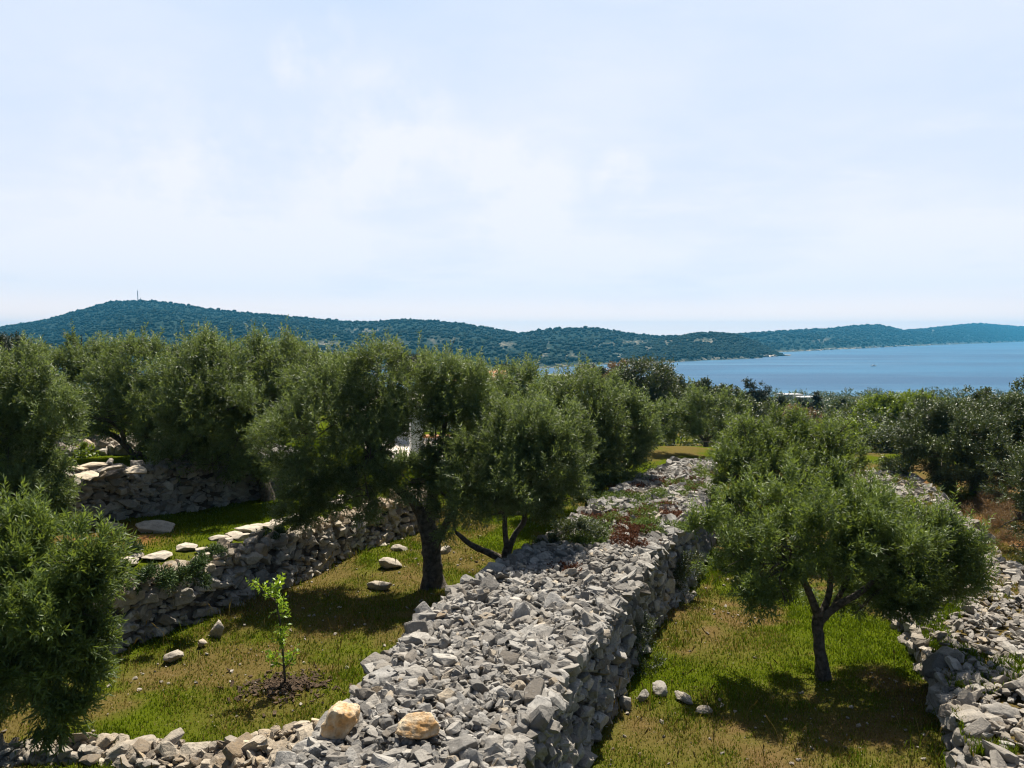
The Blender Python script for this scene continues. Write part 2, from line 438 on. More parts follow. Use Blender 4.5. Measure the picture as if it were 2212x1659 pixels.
DRY_SHADE_SPOTS = [(1540, 1380, 0.9), (1450, 1600, 0.9), (1650, 1640, 1.2), (1800, 1560, 1.0), (1380, 1560, 0.6), (1560, 1300, 0.5)]
DRY_SHADE_SPOTS = [(*G(u, v, ZR)[:2], r) for u, v, r in DRY_SHADE_SPOTS + [(1600, 1600, 1.0), (1900, 1600, .8), (1480, 1330, .5)]] + [(*G(u, v, ZL)[:2], r) for u, v, r in [(760, 1300, 1.1), (860, 1250, .9), (700, 1360, .7), (560, 1420, .6), (600, 1500, 0.9), (480, 1360, 0.5), (930, 1300, 0.8), (380, 1440, .6)]]  # dry patches; the middle-field ones also paint the brown shade under the olives

def dry_and_shade(x, y):
    a = sstep(-0.12, 0.34, fb2(x, y, 0.75, 4, 1.0) + 0.30 * fb2(x, y, 4.0, 2, 4.0))
    a = a * np.where(x > cmid(y), 0.95, 0.75)
    for gx, gy, r in DRY_SHADE_SPOTS:
        a = np.maximum(a, np.exp(-((x - gx) ** 2 + (y - gy) ** 2) / r ** 2) * (0.75 + 0.5 * fb2(x, y, 2.5, 3, 6.0)))
    a = np.where((x < lface(y)) & (y > 9), a * 0.25, a)
    a = np.where((x > (rl_x(y) + rr_x(y)) / 2) & (y < 30), np.maximum(a, 0.75), a)
    return np.clip(a, 0, 1)

RED = [(*G(u, v, ZU)[:2], r) for u, v, r in [(170, 1150, 0.75), (240, 1150, 0.7), (300, 1165, 0.5), (200, 1190, 0.6)]]
def redness(x, y):
    a = 0.0 * x
    for gx, gy, r in RED:
        a = np.maximum(a, np.exp(-((x - gx) ** 2 + (y - gy) ** 2) / r ** 2))
    a = np.maximum(a, 0.8 * ((x > rr_x(y) - 0.3) & (y < 27) & (y > 12)) * sstep(-0.25, 0.35, fb2(x, y, 0.8, 3, 8.0)))
    return np.clip(a * (0.8 + 0.6 * fb2(x, y, 3.0, 2, 7.0)), 0, 1)

def axis(parts):
    return np.unique(np.concatenate([np.arange(a, b, s) for a, b, s in parts]))
gx = axis([(-420, -60, 12), (-60, -20, 1.5), (-20, -12, .4), (-12, 14, 0.13), (14, 24, .4), (24, 70, 1.5), (70, 520, 12)])
gy = axis([(-30, 2, 2), (2, 5, .5), (5, 24, 0.13), (24, 40, .5), (40, 90, 2), (90, 460, 6)])
X, Y = np.meshgrid(gx, gy); Z = height(X, Y)
nx, ny = len(gx), len(gy)
ii = (np.arange(ny - 1)[:, None] * nx + np.arange(nx - 1)[None, :])
Fg = np.stack([ii, ii + 1, ii + nx + 1, ii + nx], -1).reshape(-1, 4)
gm = mesh('ground', np.stack([X, Y, Z], -1).reshape(-1, 3), Fg, M['ground'], True, {'dry': dry_and_shade(X, Y).ravel(), 'red': redness(X, Y).ravel()})
tag(obj('ground', gm), kind='structure')

R_ = 30000
sm = mesh('sea', np.array([[-R_, -2000, SEA], [R_, -2000, SEA], [R_, R_, SEA], [-R_, R_, SEA]]), np.array([[0, 1, 2, 3]]), M['sea'])
tag(obj('sea', sm), kind='structure')

# ------------------------------------------------------------------ far hills with their woods
def ico(sub, seed, amp=0.3):
    bm = bmesh.new(); bmesh.ops.create_icosphere(bm, subdivisions=sub, radius=1.0)
    V = np.array([v.co[:] for v in bm.verts]); Fc = np.array([[v.index for v in f.verts] for f in bm.faces]); bm.free()
    return V * (1 + amp * vnoise(V * 1.7 + seed * 5.1))[:, None], Fc
BLOB = [ico(1, s, 0.45) for s in range(6)]

def scatter(lib, idx, T, S3, rot=None, rz=None):
    """copies of library pieces merged to V, F, piece id per face"""
    Vs, Fs, ids, off = [], [], [], 0
    for k, (LV, LF) in enumerate(lib):
        sel = np.where(idx == k)[0]
        if not len(sel): continue
        W = LV[None] * S3[sel][:, None, :]
        if rot is not None: W = np.einsum('nij,nvj->nvi', rot[sel], W)
        W = W + T[sel][:, None, :]
        Vs.append(W.reshape(-1, 3)); n = len(LV)
        Fs.append((LF[None] + (np.arange(len(sel)) * n)[:, None, None] + off).reshape(-1, LF.shape[1])); off += len(sel) * n
        ids.append(np.repeat(sel, len(LF)))
    return np.concatenate(Vs), np.concatenate(Fs), np.concatenate(ids)

def hill(name, wood, ridge, shore, rdist, n_trees, label, tree=(1.4, 3.0), bare_spots=(), back=500, seed=0, rough=1.0, shape=0.8):
    us = np.arange(ridge[0][0], ridge[-1][0] + 1, 5.0)
    rv = np.interp(us, *zip(*ridge)); sv = np.interp(us, *zip(*shore)); rd = np.interp(us, *zip(*rdist))
    nt = 44
    ts = np.concatenate([np.linspace(-0.02, 1, nt), 1 + np.linspace(0.08, 1, 10)])
    pts = np.zeros((len(us), len(ts), 3))
    for i, u in enumerate(us):
        r = ray(u, 829.5); hx, hy = r[0] / r[1], 1.0
        ds = -SEA * F / (sv[i] - 724.0); dr = max(rd[i], ds + 60)
        zr = -(rv[i] - 724.0) / F * dr - 2.6                     # leave room for the crowns on the crest
        for j, t in enumerate(ts):
            if t <= 1:
                y = ds + (dr - ds) * t; z = SEA + (zr - SEA) * (max(t, 0) ** shape if t > 0 else 0) - (1.5 if t < 0 else 0)
            else:
                y = dr + (t - 1) * back; z = zr - (t - 1) ** 1.3 * (zr - SEA + 5)
            pts[i, j] = hx * y, y, z
    amp = np.interp(ts, [-0.02, 0.0, 0.12, 0.6, 0.93, 1.0, 1.3, 2], [0, 0, .5, 1, .5, 0, .5, 0.2]) * rough
    pts[..., 2] += amp[None] * (10 * fb2(pts[..., 0], pts[..., 1], 0.006, 3, seed) + 3 * fb2(pts[..., 0], pts[..., 1], 0.03, 2, seed + 3))
    sh_amp = np.interp(ts, [-0.02, 0.06, 0.2], [1, 1, 0])          # ragged waterline
    pts[..., 1] += sh_amp[None] * 18 * fb2(pts[..., 0], pts[..., 1] * 0, 0.02, 3, seed + 9)
    # bare, rocky spots
    bare = np.zeros(pts.shape[:2])
    for (u, v, ru, rv_) in bare_spots:
        pu = 1106 + pts[..., 0] / pts[..., 1] * F; pv = 724 - pts[..., 2] / pts[..., 1] * F
        bare = np.maximum(bare, np.exp(-((pu - u) / ru) ** 2 - ((pv - v) / rv_) ** 2))
    bare = np.maximum(bare, 0.02 * sstep(0.25, 0.55, fb2(pts[..., 0], pts[..., 1], 0.008, 3, seed + 5)))
    bare[:, :2] = np.maximum(bare[:, :2], 0.9); bare[:, 2] = np.maximum(bare[:, 2], 0.5)
    n, m = len(us), len(ts)
    ii = (np.arange(n - 1)[:, None] * m + np.arange(m - 1)[None, :])
    Fh = np.stack([ii, ii + m, ii + m + 1, ii + 1], -1).reshape(-1, 4)
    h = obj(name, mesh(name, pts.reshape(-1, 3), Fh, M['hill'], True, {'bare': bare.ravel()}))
    tag(h, kind='structure')
    r2 = np.random.default_rng(seed + 50)
    A, B = pts[:-1, :-1], pts[1:, 1:]
    area = (np.abs((pts[1:, :-1] - A)[..., 0]) * np.abs((pts[:-1, 1:] - A)[..., 1])); area[:, nt + 2:] *= 0.05; area[:, :1] = 0
    area[:, nt - 2:nt + 1] *= 1.8
    pr = (area * (1 - 0.93 * bare[:-1, :-1])).ravel(); pr /= pr.sum()
    c = r2.choice(len(pr), n_trees, p=pr); i, j = np.divmod(c, m - 1)
    a, b = r2.random(n_trees)[:, None], r2.random(n_trees)[:, None]
    T = (pts[i, j] * (1 - a) + pts[i + 1, j] * a) * (1 - b) + (pts[i, j + 1] * (1 - a) + pts[i + 1, j + 1] * a) * b
    s = r2.uniform(tree[0], tree[1], n_trees) * (0.75 + 0.5 * r2.random(n_trees) ** 3)
    S3 = np.stack([s, s, s * r2.uniform(0.7, 1.15, n_trees)], -1)
    T[:, 2] += S3[:, 2] * 0.45
    V, Fc, ids = scatter(BLOB, r2.integers(0, 6, n_trees), T, S3)
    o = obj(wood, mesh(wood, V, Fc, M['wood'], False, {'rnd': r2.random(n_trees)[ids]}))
    tag(o, label, 'woodland', kind='stuff')
    return pts

main_ridge = [(-700, 745), (-300, 740), (0, 706), (100, 690), (180, 668), (240, 652), (300, 648), (370, 652), (450, 665), (550, 675), (650, 683), (750, 693), (820, 692), (870, 688), (950, 692), (1000, 697), (1060, 706), (1120, 718), (1160, 712), (1200, 708), (1270, 706), (1320, 710), (1370, 720), (1420, 724), (1480, 724), (1560, 726), (1640, 735)]
hill('hills', 'far_woods', main_ridge, [(-700, 790), (0, 800), (1120, 799), (1280, 788), (1400, 784), (1560, 777), (1640, 773)],
     [(-700, 1500), (0, 1350), (300, 1300), (800, 1150), (1270, 1080), (1640, 1200)], 26000,
     'dense blue-green pine woods covering the long wooded hills across the bay',
     bare_spots=[(1171, 776, 4, 3), (1174, 771, 4, 3), (1180, 766, 4, 3), (1178, 748, 3, 4), (1182, 743, 3, 4), (1188, 739, 3, 3), (838, 752, 5, 3), (846, 746, 5, 3), (853, 741, 5, 3), (1172, 772, 10, 12), (1180, 752, 6, 10), (850, 745, 30, 6), (760, 800, 30, 8), (960, 735, 30, 6), (1090, 745, 20, 8), (1330, 712, 20, 3), (700, 745, 40, 8), (790, 715, 40, 6), (1370, 740, 30, 6), (1340, 770, 14, 8), (1230, 770, 16, 8), (1300, 745, 30, 6)], seed=1)
hill('headland', 'headland_woods', [(1340, 760), (1380, 745), (1420, 733), (1450, 729), (1480, 721), (1510, 716), (1560, 717), (1600, 724), (1640, 741), (1675, 760), (1690, 767)],
     [(1340, 786), (1400, 784), (1560, 776.5), (1690, 769)], [(1340, 850), (1450, 950), (1560, 1000), (1690, 1020)], 4200,
     'blue-green pine woods over the headland with the pale rocky tip', (1.3, 2.6),
     bare_spots=[(1440, 740, 30, 8), (1520, 738, 60, 9), (1400, 755, 20, 10), (1690, 767, 10, 6), (1640, 768, 14, 4), (1560, 772, 30, 3)], back=150, seed=2, rough=0.35, shape=0.7)
hill('far_hills', 'distant_woods', [(1480, 735), (1540, 728), (1580, 721), (1600, 719), (1660, 716), (1720, 713), (1770, 711), (1830, 704), (1890, 701), (1920, 706), (1945, 713), (1990, 710), (2050, 703), (2110, 698), (2160, 702), (2212, 706), (2400, 716), (2800, 722)],
     [(1480, 764), (1700, 760), (1950, 748), (2212, 738), (2500, 735), (2800, 733)],
     [(1480, 1500), (1700, 1750), (1950, 2400), (2212, 3800), (2500, 4500), (2800, 4700)], 15000,
     'blue-green woods on the farthest hills across the bay', (2.4, 4.6),
     bare_spots=[(2010, 715, 10, 4), (1780, 735, 20, 4)], seed=3, back=900)
# ------------------------------------------------------------------ stones
def rock_shape(seed, cuts, bevel, elong=(1, 1, 1)):
    r = random.Random(seed)
    bm = bmesh.new(); bmesh.ops.create_cube(bm, size=2.0)
    for _ in range(cuts):
        n = Vector((r.gauss(0, 1), r.gauss(0, 1), r.gauss(0, 1))).normalized()
        d = r.uniform(0.62, 1.02)
        geom = bm.verts[:] + bm.edges[:] + bm.faces[:]
        res = bmesh.ops.bisect_plane(bm, geom=geom, plane_co=n * d, plane_no=n, clear_outer=True, dist=1e-5)
        ed = [e for e in res['geom_cut'] if isinstance(e, bmesh.types.BMEdge)]
        if len(ed) > 2: bmesh.ops.contextual_create(bm, geom=ed)
    bmesh.ops.remove_doubles(bm, verts=bm.verts[:], dist=0.08)
    bmesh.ops.recalc_face_normals(bm, faces=bm.faces[:])
    if bevel:
        bmesh.ops.bevel(bm, geom=bm.edges[:], offset=bevel, segments=1, affect='EDGES', profile=0.5, clamp_overlap=True)
    bmesh.ops.triangulate(bm, faces=bm.faces[:])
    if bevel:
        bmesh.ops.subdivide_edges(bm, edges=[e for e in bm.edges if e.calc_length() > 0.7], cuts=1)
        bmesh.ops.triangulate(bm, faces=bm.faces[:])
    bm.verts.index_update()
    V = np.array([v.co[:] for v in bm.verts]); Fc = np.array([[v.index for v in f.verts] for f in bm.faces]); bm.free()
    V = V + 0.05 * np.stack([vnoise(V * 4.3 + seed), vnoise(V * 4.3 + seed + 11), vnoise(V * 4.3 + seed + 23)], -1)
    V = V + 0.08 * np.stack([vnoise(V * 1.9 + seed), vnoise(V * 1.9 + seed + 31), vnoise(V * 1.9 + seed + 67)], -1)
    V = V / (V.max(0) - V.min(0)) ; V = V - (V.max(0) + V.min(0)) / 2
    return V * 1.0, Fc
ROCK = [rock_shape(100 + k, 7 + k % 5, 0.13) for k in range(18)]
ROCKL = [rock_shape(300 + k, 7 + k % 4, 0) for k in range(14)]
ROUND = [rock_shape(500 + k, 16, 0.16) for k in range(6)]

def boulder_shape(seed):
    """weathered block: a ball flattened by planes, then pitted"""
    r = np.random.default_rng(seed)
    V, Fc = ico(5 if seed > 705 else 4, seed, 0.0)
    V = V * (1 + 0.25 * np.abs(V).max(1, keepdims=True) ** 2)
    for _ in range(13):
        n = r.normal(size=3); n /= np.linalg.norm(n); d = r.uniform(.60, .95)
        h = V @ n - d; V = V - np.where(h > 0, h * .93, 0)[:, None] * n
    nn = V / np.linalg.norm(V, axis=1)[:, None]
    V = V + nn * (0.14 * fbm(V * 1.6 + seed, 3) + 0.07 * fbm(V * 5 + seed, 3) - 0.09 * np.clip(fbm(V * 8 + seed, 3), 0, 1))[:, None]
    V = V / (V.max(0) - V.min(0)); return V - (V.max(0) + V.min(0)) / 2, Fc
BOULD = [boulder_shape(700 + k) for k in range(8)]

def rotm(rx, ry, rz):
    cx, sx, cy, sy, cz, sz = np.cos(rx), np.sin(rx), np.cos(ry), np.sin(ry), np.cos(rz), np.sin(rz)
    R = np.empty((len(rx), 3, 3))
    R[:, 0] = np.stack([cz * cy, cz * sy * sx - sz * cx, cz * sy * cx + sz * sx], -1)
    R[:, 1] = np.stack([sz * cy, sz * sy * sx + cz * cx, sz * sy * cx - cz * sx], -1)
    R[:, 2] = np.stack([-sy, cy * sx, cy * cx], -1)
    return R

def stones_mesh(name, T, S3, R, tint, lib, r):
    V, Fc, ids = scatter(lib, r.integers(0, len(lib), len(T)), T, S3, R)
    n = len(T)
    return mesh(name, V, Fc, M['rock'], False, {'rnd': np.clip(r.normal(0.5, 0.27, n), 0, 1)[ids], 'tint': np.clip(tint, 0, 1)[ids]})

def one_rock(lib, k, size, rot, tint, rnd):
    V, Fc = lib[k % len(lib)]
    R = rotm(*[np.array([a]) for a in rot])[0]
    return mesh('rock', (V * np.asarray(size)) @ R.T, Fc, M['rock'], False, {'rnd': np.full(len(Fc), rnd), 'tint': np.full(len(Fc), tint)})

def resample(A, n):
    A = np.asarray(A, float); s = np.concatenate([[0], np.cumsum(np.linalg.norm(np.diff(A, axis=0), axis=1))])
    t = np.linspace(0, s[-1], n); return np.stack([np.interp(t, s, A[:, k]) for k in range(A.shape[1])], -1)

def stone_wall(name, label, L, R, ztop, zl, zr, top_size, face_size, dens=1.0, tint=lambda p: 0.08 + 0 * p[:, 0], group=None,
               left=True, right=True, ends=(True, True), n_big=90, seed=0, far=14.0, slump=0.05, batter=0.10, top_dens=1.0, flat=0.55, edge=1.6, core_mat='core'):
    """a dry-stone wall between a left and a right top edge; ztop a function of (x, y)"""
    r = np.random.default_rng(seed)
    n = 120
    L, R = resample(L, n), resample(R, n)
    mid = (L + R) / 2; w0 = thing(name, label, 'stone wall', (0, 0, 0), group)
    c0 = np.array([*mid[n // 2], float(min(zl, zr))]); w0.location = c0
    # earth-filled core, a little inside the stones
    k = 11; ts = np.linspace(0, 1, k); inset = 0.10
    Pn = np.zeros((n, k + 2, 3))
    wid = np.linalg.norm(R - L, axis=1); d = (R - L) / wid[:, None]
    for j, t in enumerate(ts):
        q = L + d * (inset + (wid - 2 * inset) * t)[:, None]
        Pn[:, j + 1, :2] = q; Pn[:, j + 1, 2] = ztop(q[:, 0], q[:, 1]) - 0.07 + 0.03 * fb2(q[:, 0], q[:, 1], 2.0, 2, seed)
    for j, (q, zb, sgn) in ((0, (L, zl, -1)), (k + 1, (R, zr, 1))):
        q2 = q - d * sgn * (inset - batter); Pn[:, j, :2] = q2; Pn[:, j, 2] = zb - 0.15
    m_ = k + 2; ii = (np.arange(n - 1)[:, None] * m_ + np.arange(m_ - 1)[None, :])
    Fq = [np.stack([ii, ii + 1, ii + m_ + 1, ii + m_], -1).reshape(-1, 4)]
    caps = [np.array([list(range(m_))[::-1]]), np.array([[(n - 1) * m_ + q for q in range(m_)]])]
    core = obj('core', mesh('core', Pn.reshape(-1, 3) - c0, Fq + caps, M[core_mat], True, {'dry': np.full(Pn.shape[0] * Pn.shape[1], .8), 'red': np.zeros(Pn.shape[0] * Pn.shape[1])} if core_mat == 'ground' else None), w0)
    T, S3, RO = [], [], []
    length = np.linalg.norm(np.diff(mid, axis=0), axis=1).sum(); width = wid.mean()
    ang = np.arctan2(np.gradient(mid[:, 1]), np.gradient(mid[:, 0]))
    def at(s):
        f = s * (n - 1); i = np.clip(f.astype(int), 0, n - 2); f = f - i
        g = lambda A: A[i] * (1 - f)[:, None] + A[i + 1] * f[:, None]
        return g(L), g(R), ang[i]
    # loose rubble on top, in two passes (a bed and what lies on it)
    for lay, cov in ((0, 1.0), (1, 0.9), (2, 0.35)):
        mean = top_size[0]
        cnt = int(length * width / (mean * mean * 0.62) * dens * top_dens * cov)
        s, t = r.random(cnt), r.random(cnt)
        l, q, a = at(s); p = l + (q - l) * t[:, None]
        sz = mean * np.exp(r.normal(0, top_size[1], cnt)) * (1.0 if lay == 0 else 0.92)
        eg = np.abs(t - 0.5) * 2; sz = sz * (1 + (edge - 1) * sstep(0.7, 0.97, eg) * (r.random(cnt) < 0.6))
        sz = np.minimum(sz, top_size[2])
        sh = np.stack([sz * r.uniform(0.95, 1.35, cnt), sz * r.uniform(0.65, 1.0, cnt), sz * r.uniform(0.35, 0.75, cnt) * (flat / 0.55)], -1)
        z = ztop(p[:, 0], p[:, 1]) - 0.02 + (0.0, 0.035, 0.075)[lay] * top_size[0] / 0.14 + r.normal(0, 0.024, cnt) - slump * sstep(0.85, 1.0, eg) + sz * 0.08
        T.append(np.column_stack([p, z])); S3.append(sh)
        RO.append(rotm(r.normal(0, 0.45, cnt), r.normal(0, 0.45, cnt), r.uniform(0, 6.28, cnt)))
    # coursed faces
    def face(edge_pts, nrm, zb, a0, size):
        hgt = np.abs(np.mean(ztop(edge_pts[:, 0], edge_pts[:, 1])) - zb)
        cnt = int(np.linalg.norm(np.diff(edge_pts, axis=0), axis=1).sum() * hgt / (size[0] * size[0] * 0.55) * dens * 1.25)
        f = r.random(cnt) * (len(edge_pts) - 1); i = np.clip(f.astype(int), 0, len(edge_pts) - 2); fr = (f - i)[:, None]
        p = edge_pts[i] * (1 - fr) + edge_pts[i + 1] * fr; nn = nrm[i]; h = r.random(cnt)
        zt = ztop(p[:, 0], p[:, 1])
        z = zb - 0.05 + (zt - zb) * h
        sz = np.minimum(size[0] * np.exp(r.normal(0, size[1], cnt)), size[2])
        p = p - nn * (0.05 + 0.02 * r.random(cnt) - batter * (1 - h) + 0.12 * sz)[:, None] + nn * r.normal(0, 0.022, cnt)[:, None]
        T.append(np.column_stack([p, z]))
        S3.append(np.stack([sz * r.uniform(0.9, 1.45, cnt), sz * r.uniform(0.7, 1.1, cnt), sz * r.uniform(0.45, 0.8, cnt)], -1))
        RO.append(rotm(r.normal(0, 0.22, cnt), r.normal(0, 0.28, cnt), a0[i] + r.normal(0, 0.3, cnt)))
    nr = d
    if right: face(R, nr, zr, ang, face_size)
    if left: face(L, -nr, zl, ang, face_size)
    for e, (on, i) in enumerate(zip(ends, (0, n - 1))):
        if on:
            tv = (mid[1] - mid[0]) if e == 0 else (mid[-1] - mid[-2]); tv = tv / np.linalg.norm(tv) * (-1 if e == 0 else 1)
            E = resample(np.vstack([L[i], R[i]]), 12)
            face(E, np.repeat(tv[None], 12, 0), (zl + zr) / 2, np.full(12, math.atan2(d[i][1], d[i][0])), face_size)
    T, S3, RO = np.concatenate(T), np.concatenate(S3), np.concatenate(RO)
    tn = tint(T) + r.normal(0, 0.05, len(T)); tn = np.where(r.random(len(T)) < 0.035, tn + 0.5, tn)
    # the stones that show largest are parts, the rest one mass
    look = S3[:, 0] * S3[:, 1] / (T[:, 1] ** 2) * np.where((np.abs(T[:, 0] / T[:, 1]) < 0.66) & (T[:, 2] / T[:, 1] > -0.52), 1, 0) * (1 + 1.5 * (T[:, 2] > ztop(T[:, 0], T[:, 1]) - 0.04))
    big = np.argsort(-look)[:n_big]
    rest = np.setdiff1d(np.arange(len(T)), big)
    nearm = T[rest][:, 1] < far
    mb = []
    for lib, sel in ((ROCK, rest[nearm]), (ROCKL, rest[~nearm])):
        if len(sel): mb.append((lib, sel))
    Vs, Fs, A1, A2, off = [], [], [], [], 0
    for lib, sel in mb:
        V, Fc, ids = scatter(lib, r.integers(0, len(lib), len(sel)), T[sel] - c0, S3[sel], RO[sel])
        Vs.append(V); Fs.append(Fc + off); off += len(V)
        A1.append(np.clip(r.normal(0.5, 0.27, len(sel)), 0, 1)[ids]); A2.append(np.clip(tn[sel], 0, 1)[ids])
    st = obj('rubble', mesh('rubble', np.concatenate(Vs), np.concatenate(Fs), M['rock'], False, {'rnd': np.concatenate(A1), 'tint': np.concatenate(A2)}), w0)
    st['kind'] = 'stuff'
    for q in big:
        V, Fc = ROCK[int(r.integers(0, len(ROCK)))]
        me = mesh('stone', (V * S3[q]) @ RO[q].T, Fc, M['rock'], False, {'rnd': np.full(len(Fc), float(np.clip(r.normal(.5, .25), 0, 1))), 'tint': np.full(len(Fc), float(np.clip(tn[q], 0, 1)))})
        obj('stone', me, w0, T[q] - c0)
    return w0

cy = np.concatenate([np.linspace(4.0, CY1, 30)])
zc_top = lambda x, y: ZC + 0.05 * fb2(x, y, 0.5, 2, 3.0) - 0.10 * sstep(9, 4, y) + 0 * x
stone_wall('dry_stone_wall', 'wide grey limestone rubble wall running from the foreground away between the fields',
           np.column_stack([cl_x(cy), cy]), np.column_stack([cr_x(cy), cy]), zc_top, ZL, ZR, (0.082, 0.42, 0.30), (0.15, 0.38, 0.34), seed=3, n_big=100, ends=(False, True), far=13.5, edge=2.1, flat=0.5)

# low wall crossing the foreground on the left
xw_L = np.array([G(u, v, -4.12)[:2] for u, v in [(-160, 1560), (60, 1548), (250, 1540), (420, 1556), (560, 1585), (720, 1590)]])
xw_R = xw_L + np.array([[0.0, -0.28], [0, -0.28], [0.0, -0.32], [0.05, -0.5], [0.15, -0.8], [0.3, -1.2]])
stone_wall('dry_stone_wall', 'low tumbled wall of cream and grey stones crossing the bottom left grass',
           xw_L, xw_R, lambda x, y: -4.43 + 0.48 * sstep(-3.4, -1.9, x) + 0.05 * fb2(x, y, 1.2, 2, 4.0), -4.6, -4.48, (0.085, 0.50, 0.30), (0.12, 0.3, 0.22),
           tint=lambda p: 0.22 + 0.42 * sstep(-0.2, 0.5, fb2(p[:, 0], p[:, 1], 1.3, 2, 1.0)), seed=5, n_big=60, top_dens=0.55, slump=0.08, edge=1.4, flat=0.45)

# retaining wall of the upper lawn
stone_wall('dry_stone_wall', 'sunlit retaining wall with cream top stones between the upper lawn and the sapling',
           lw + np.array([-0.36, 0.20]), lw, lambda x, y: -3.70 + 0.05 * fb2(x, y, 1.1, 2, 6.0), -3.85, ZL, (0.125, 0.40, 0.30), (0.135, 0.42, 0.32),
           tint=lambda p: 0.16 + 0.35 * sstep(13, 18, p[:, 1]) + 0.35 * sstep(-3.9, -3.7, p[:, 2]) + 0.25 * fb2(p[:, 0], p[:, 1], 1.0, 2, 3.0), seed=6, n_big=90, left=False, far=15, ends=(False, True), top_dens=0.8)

# wall of the top terrace, with its corner on the left
stone_wall('dry_stone_wall', 'tall shaded terrace wall behind the upper lawn, under the olive trees',
           up + np.array([-0.55, 0.5]), up, lambda x, y: -2.83 + 0.05 * fb2(x, y, 1.1, 2, 8.0), ZT, ZU, (0.16, 0.36, 0.34), (0.135, 0.42, 0.34),
           tint=lambda p: 0.05 + 0.4 * sstep(-8.0, -9.0, p[:, 0]) + 0.15 * fb2(p[:, 0], p[:, 1], 1.0, 2, 3.0), seed=8, n_big=70, left=False, far=12, batter=0.05)
r2L = np.array([G(u, v, -2.85)[:2] for u, v in [(60, 958), (130, 955), (200, 950), (300, 953), (390, 952)]])
r2R = np.array([G(u, v, -2.85)[:2] for u, v in [(60, 985), (130, 978), (200, 976), (300, 975), (390, 972)]])
stone_wall('dry_stone_wall', 'pale bleached rubble wall beyond the terrace plants under the left olives',
           r2L, r2R, lambda x, y: -2.84 + 0.04 * fb2(x, y, 1.0, 2, 1.0), -3.0, -3.35, (0.17, 0.33, 0.34), (0.2, 0.3, 0.34),
           tint=lambda p: 0.45 + 0.3 * fb2(p[:, 0], p[:, 1], 1.0, 2, 3.0), seed=9, n_big=30, far=5, left=False)

# broad rubble bank on the right
ry = np.linspace(6.0, 25.0, 30)
stone_wall('rubble_bank', 'broad low bank of grey rubble and dry grass at the right edge',
           np.column_stack([rl_x(ry), ry]), np.column_stack([rr_x(ry), ry]), lambda x, y: -4.36 + 0.07 * fb2(x, y, 0.7, 3, 3.0), ZR, -5.0, (0.095, 0.45, 0.34), (0.21, 0.38, 0.45),
           tint=lambda p: 0.24 + 0.5 * np.exp(-((p[:, 0] - 7.6) ** 2 + (p[:, 1] - 14.0) ** 2) / 0.6) + 0.12 * fb2(p[:, 0], p[:, 1], 1.0, 2, 3.0), seed=10, n_big=90, top_dens=0.30, far=13, ends=(False, True), slump=0.1, flat=0.36, edge=1.9, core_mat='ground')

# single stones that could be carried off
def place_rock(label, u, v, z, size, tint, rnd, rot=(0, 0, 0), lib=ROCK, k=0, cat='rock', name='rock', sink=0.3, group=None, Y=None):
    p = G(u, v, z) if Y is None else P(u, v, Y)
    if lib is ROUND: lib = BOULD
    me = one_rock(lib, k, size, rot, tint, rnd)
    if tint >= 1: me.materials[0] = M['ochre']
    if lib is BOULD: me.polygons.foreach_set('use_smooth', np.ones(len(me.polygons), dtype=bool))
    o = obj(name, me, None, (p[0], p[1], p[2] + size[2] * (0.5 - sink)))
    return tag(o, label, cat, group)
place_rock('pitted ochre boulder leaning at the left edge of the wide rubble wall', 735, 1580, ZC + 0.05, (0.40, 0.30, 0.30), 1.0, 0.85, (0.2, -0.5, 0.5), ROUND, 6, 'boulder', 'boulder', 0.12)
place_rock('blocky honey-coloured stone lying on top of the wide rubble wall', 903, 1585, ZC + 0.06, (0.40, 0.28, 0.22), 1.0, 1.0, (0.05, 0.06, 0.1), ROUND, 7, 'boulder', 'boulder', 0.12)
place_rock('small pale slab on the rubble just below the double-trunked olive', 1268, 1395, ZC, (0.16, 0.12, 0.05), 0.5, 0.9, (0, 0, 0.2), ROCK, 3, 'stone', 'stone', 0.0)
for k, (u, v, s, tn, lab) in enumerate([
    (470, 1372, (0.20, 0.18, 0.34), 0.4, 'upright pale stone in the grass between the retaining wall and the sapling'),
    (372, 1420, (0.32, 0.24, 0.16), 0.4, 'grey stone in the grass at the foot of the retaining wall'),
    (438, 1392, (0.16, 0.13, 0.12), 0.6, 'smallest cream stone in the grass near the retaining wall'),
    (1352, 1526, (0.16, 0.14, 0.20), 0.2, 'small pale upright stone at the foot of the wide wall, nearest it'),
    (1390, 1510, (0.18, 0.14, 0.18), 0.2, 'grey stone in the grass second from the foot of the wide wall'),
    (1425, 1495, (0.26, 0.22, 0.20), 0.15, 'rounded grey rock half sunk in grass beside the wide wall'),
    (1478, 1510, (0.30, 0.16, 0.12), 0.35, 'pale lichen-spotted rock in the middle of the short stone line in grass'),
    (1520, 1535, (0.22, 0.14, 0.10), 0.45, 'cream stone ending the short line of stones near the right olive'),
    (1482, 1292, (0.42, 0.30, 0.14), 0.2, 'flat grey rock in tall grass where the wide wall bends away')]):
    zz_ = ZL if u < 900 else ZR
    place_rock(lab, u, v, zz_ + 0.02, s, tn, 0.7, (0.2 * math.sin(k), 0.25 * math.cos(k * 2), k * 0.9), ROUND, k, 'rock', 'rock', 0.3)
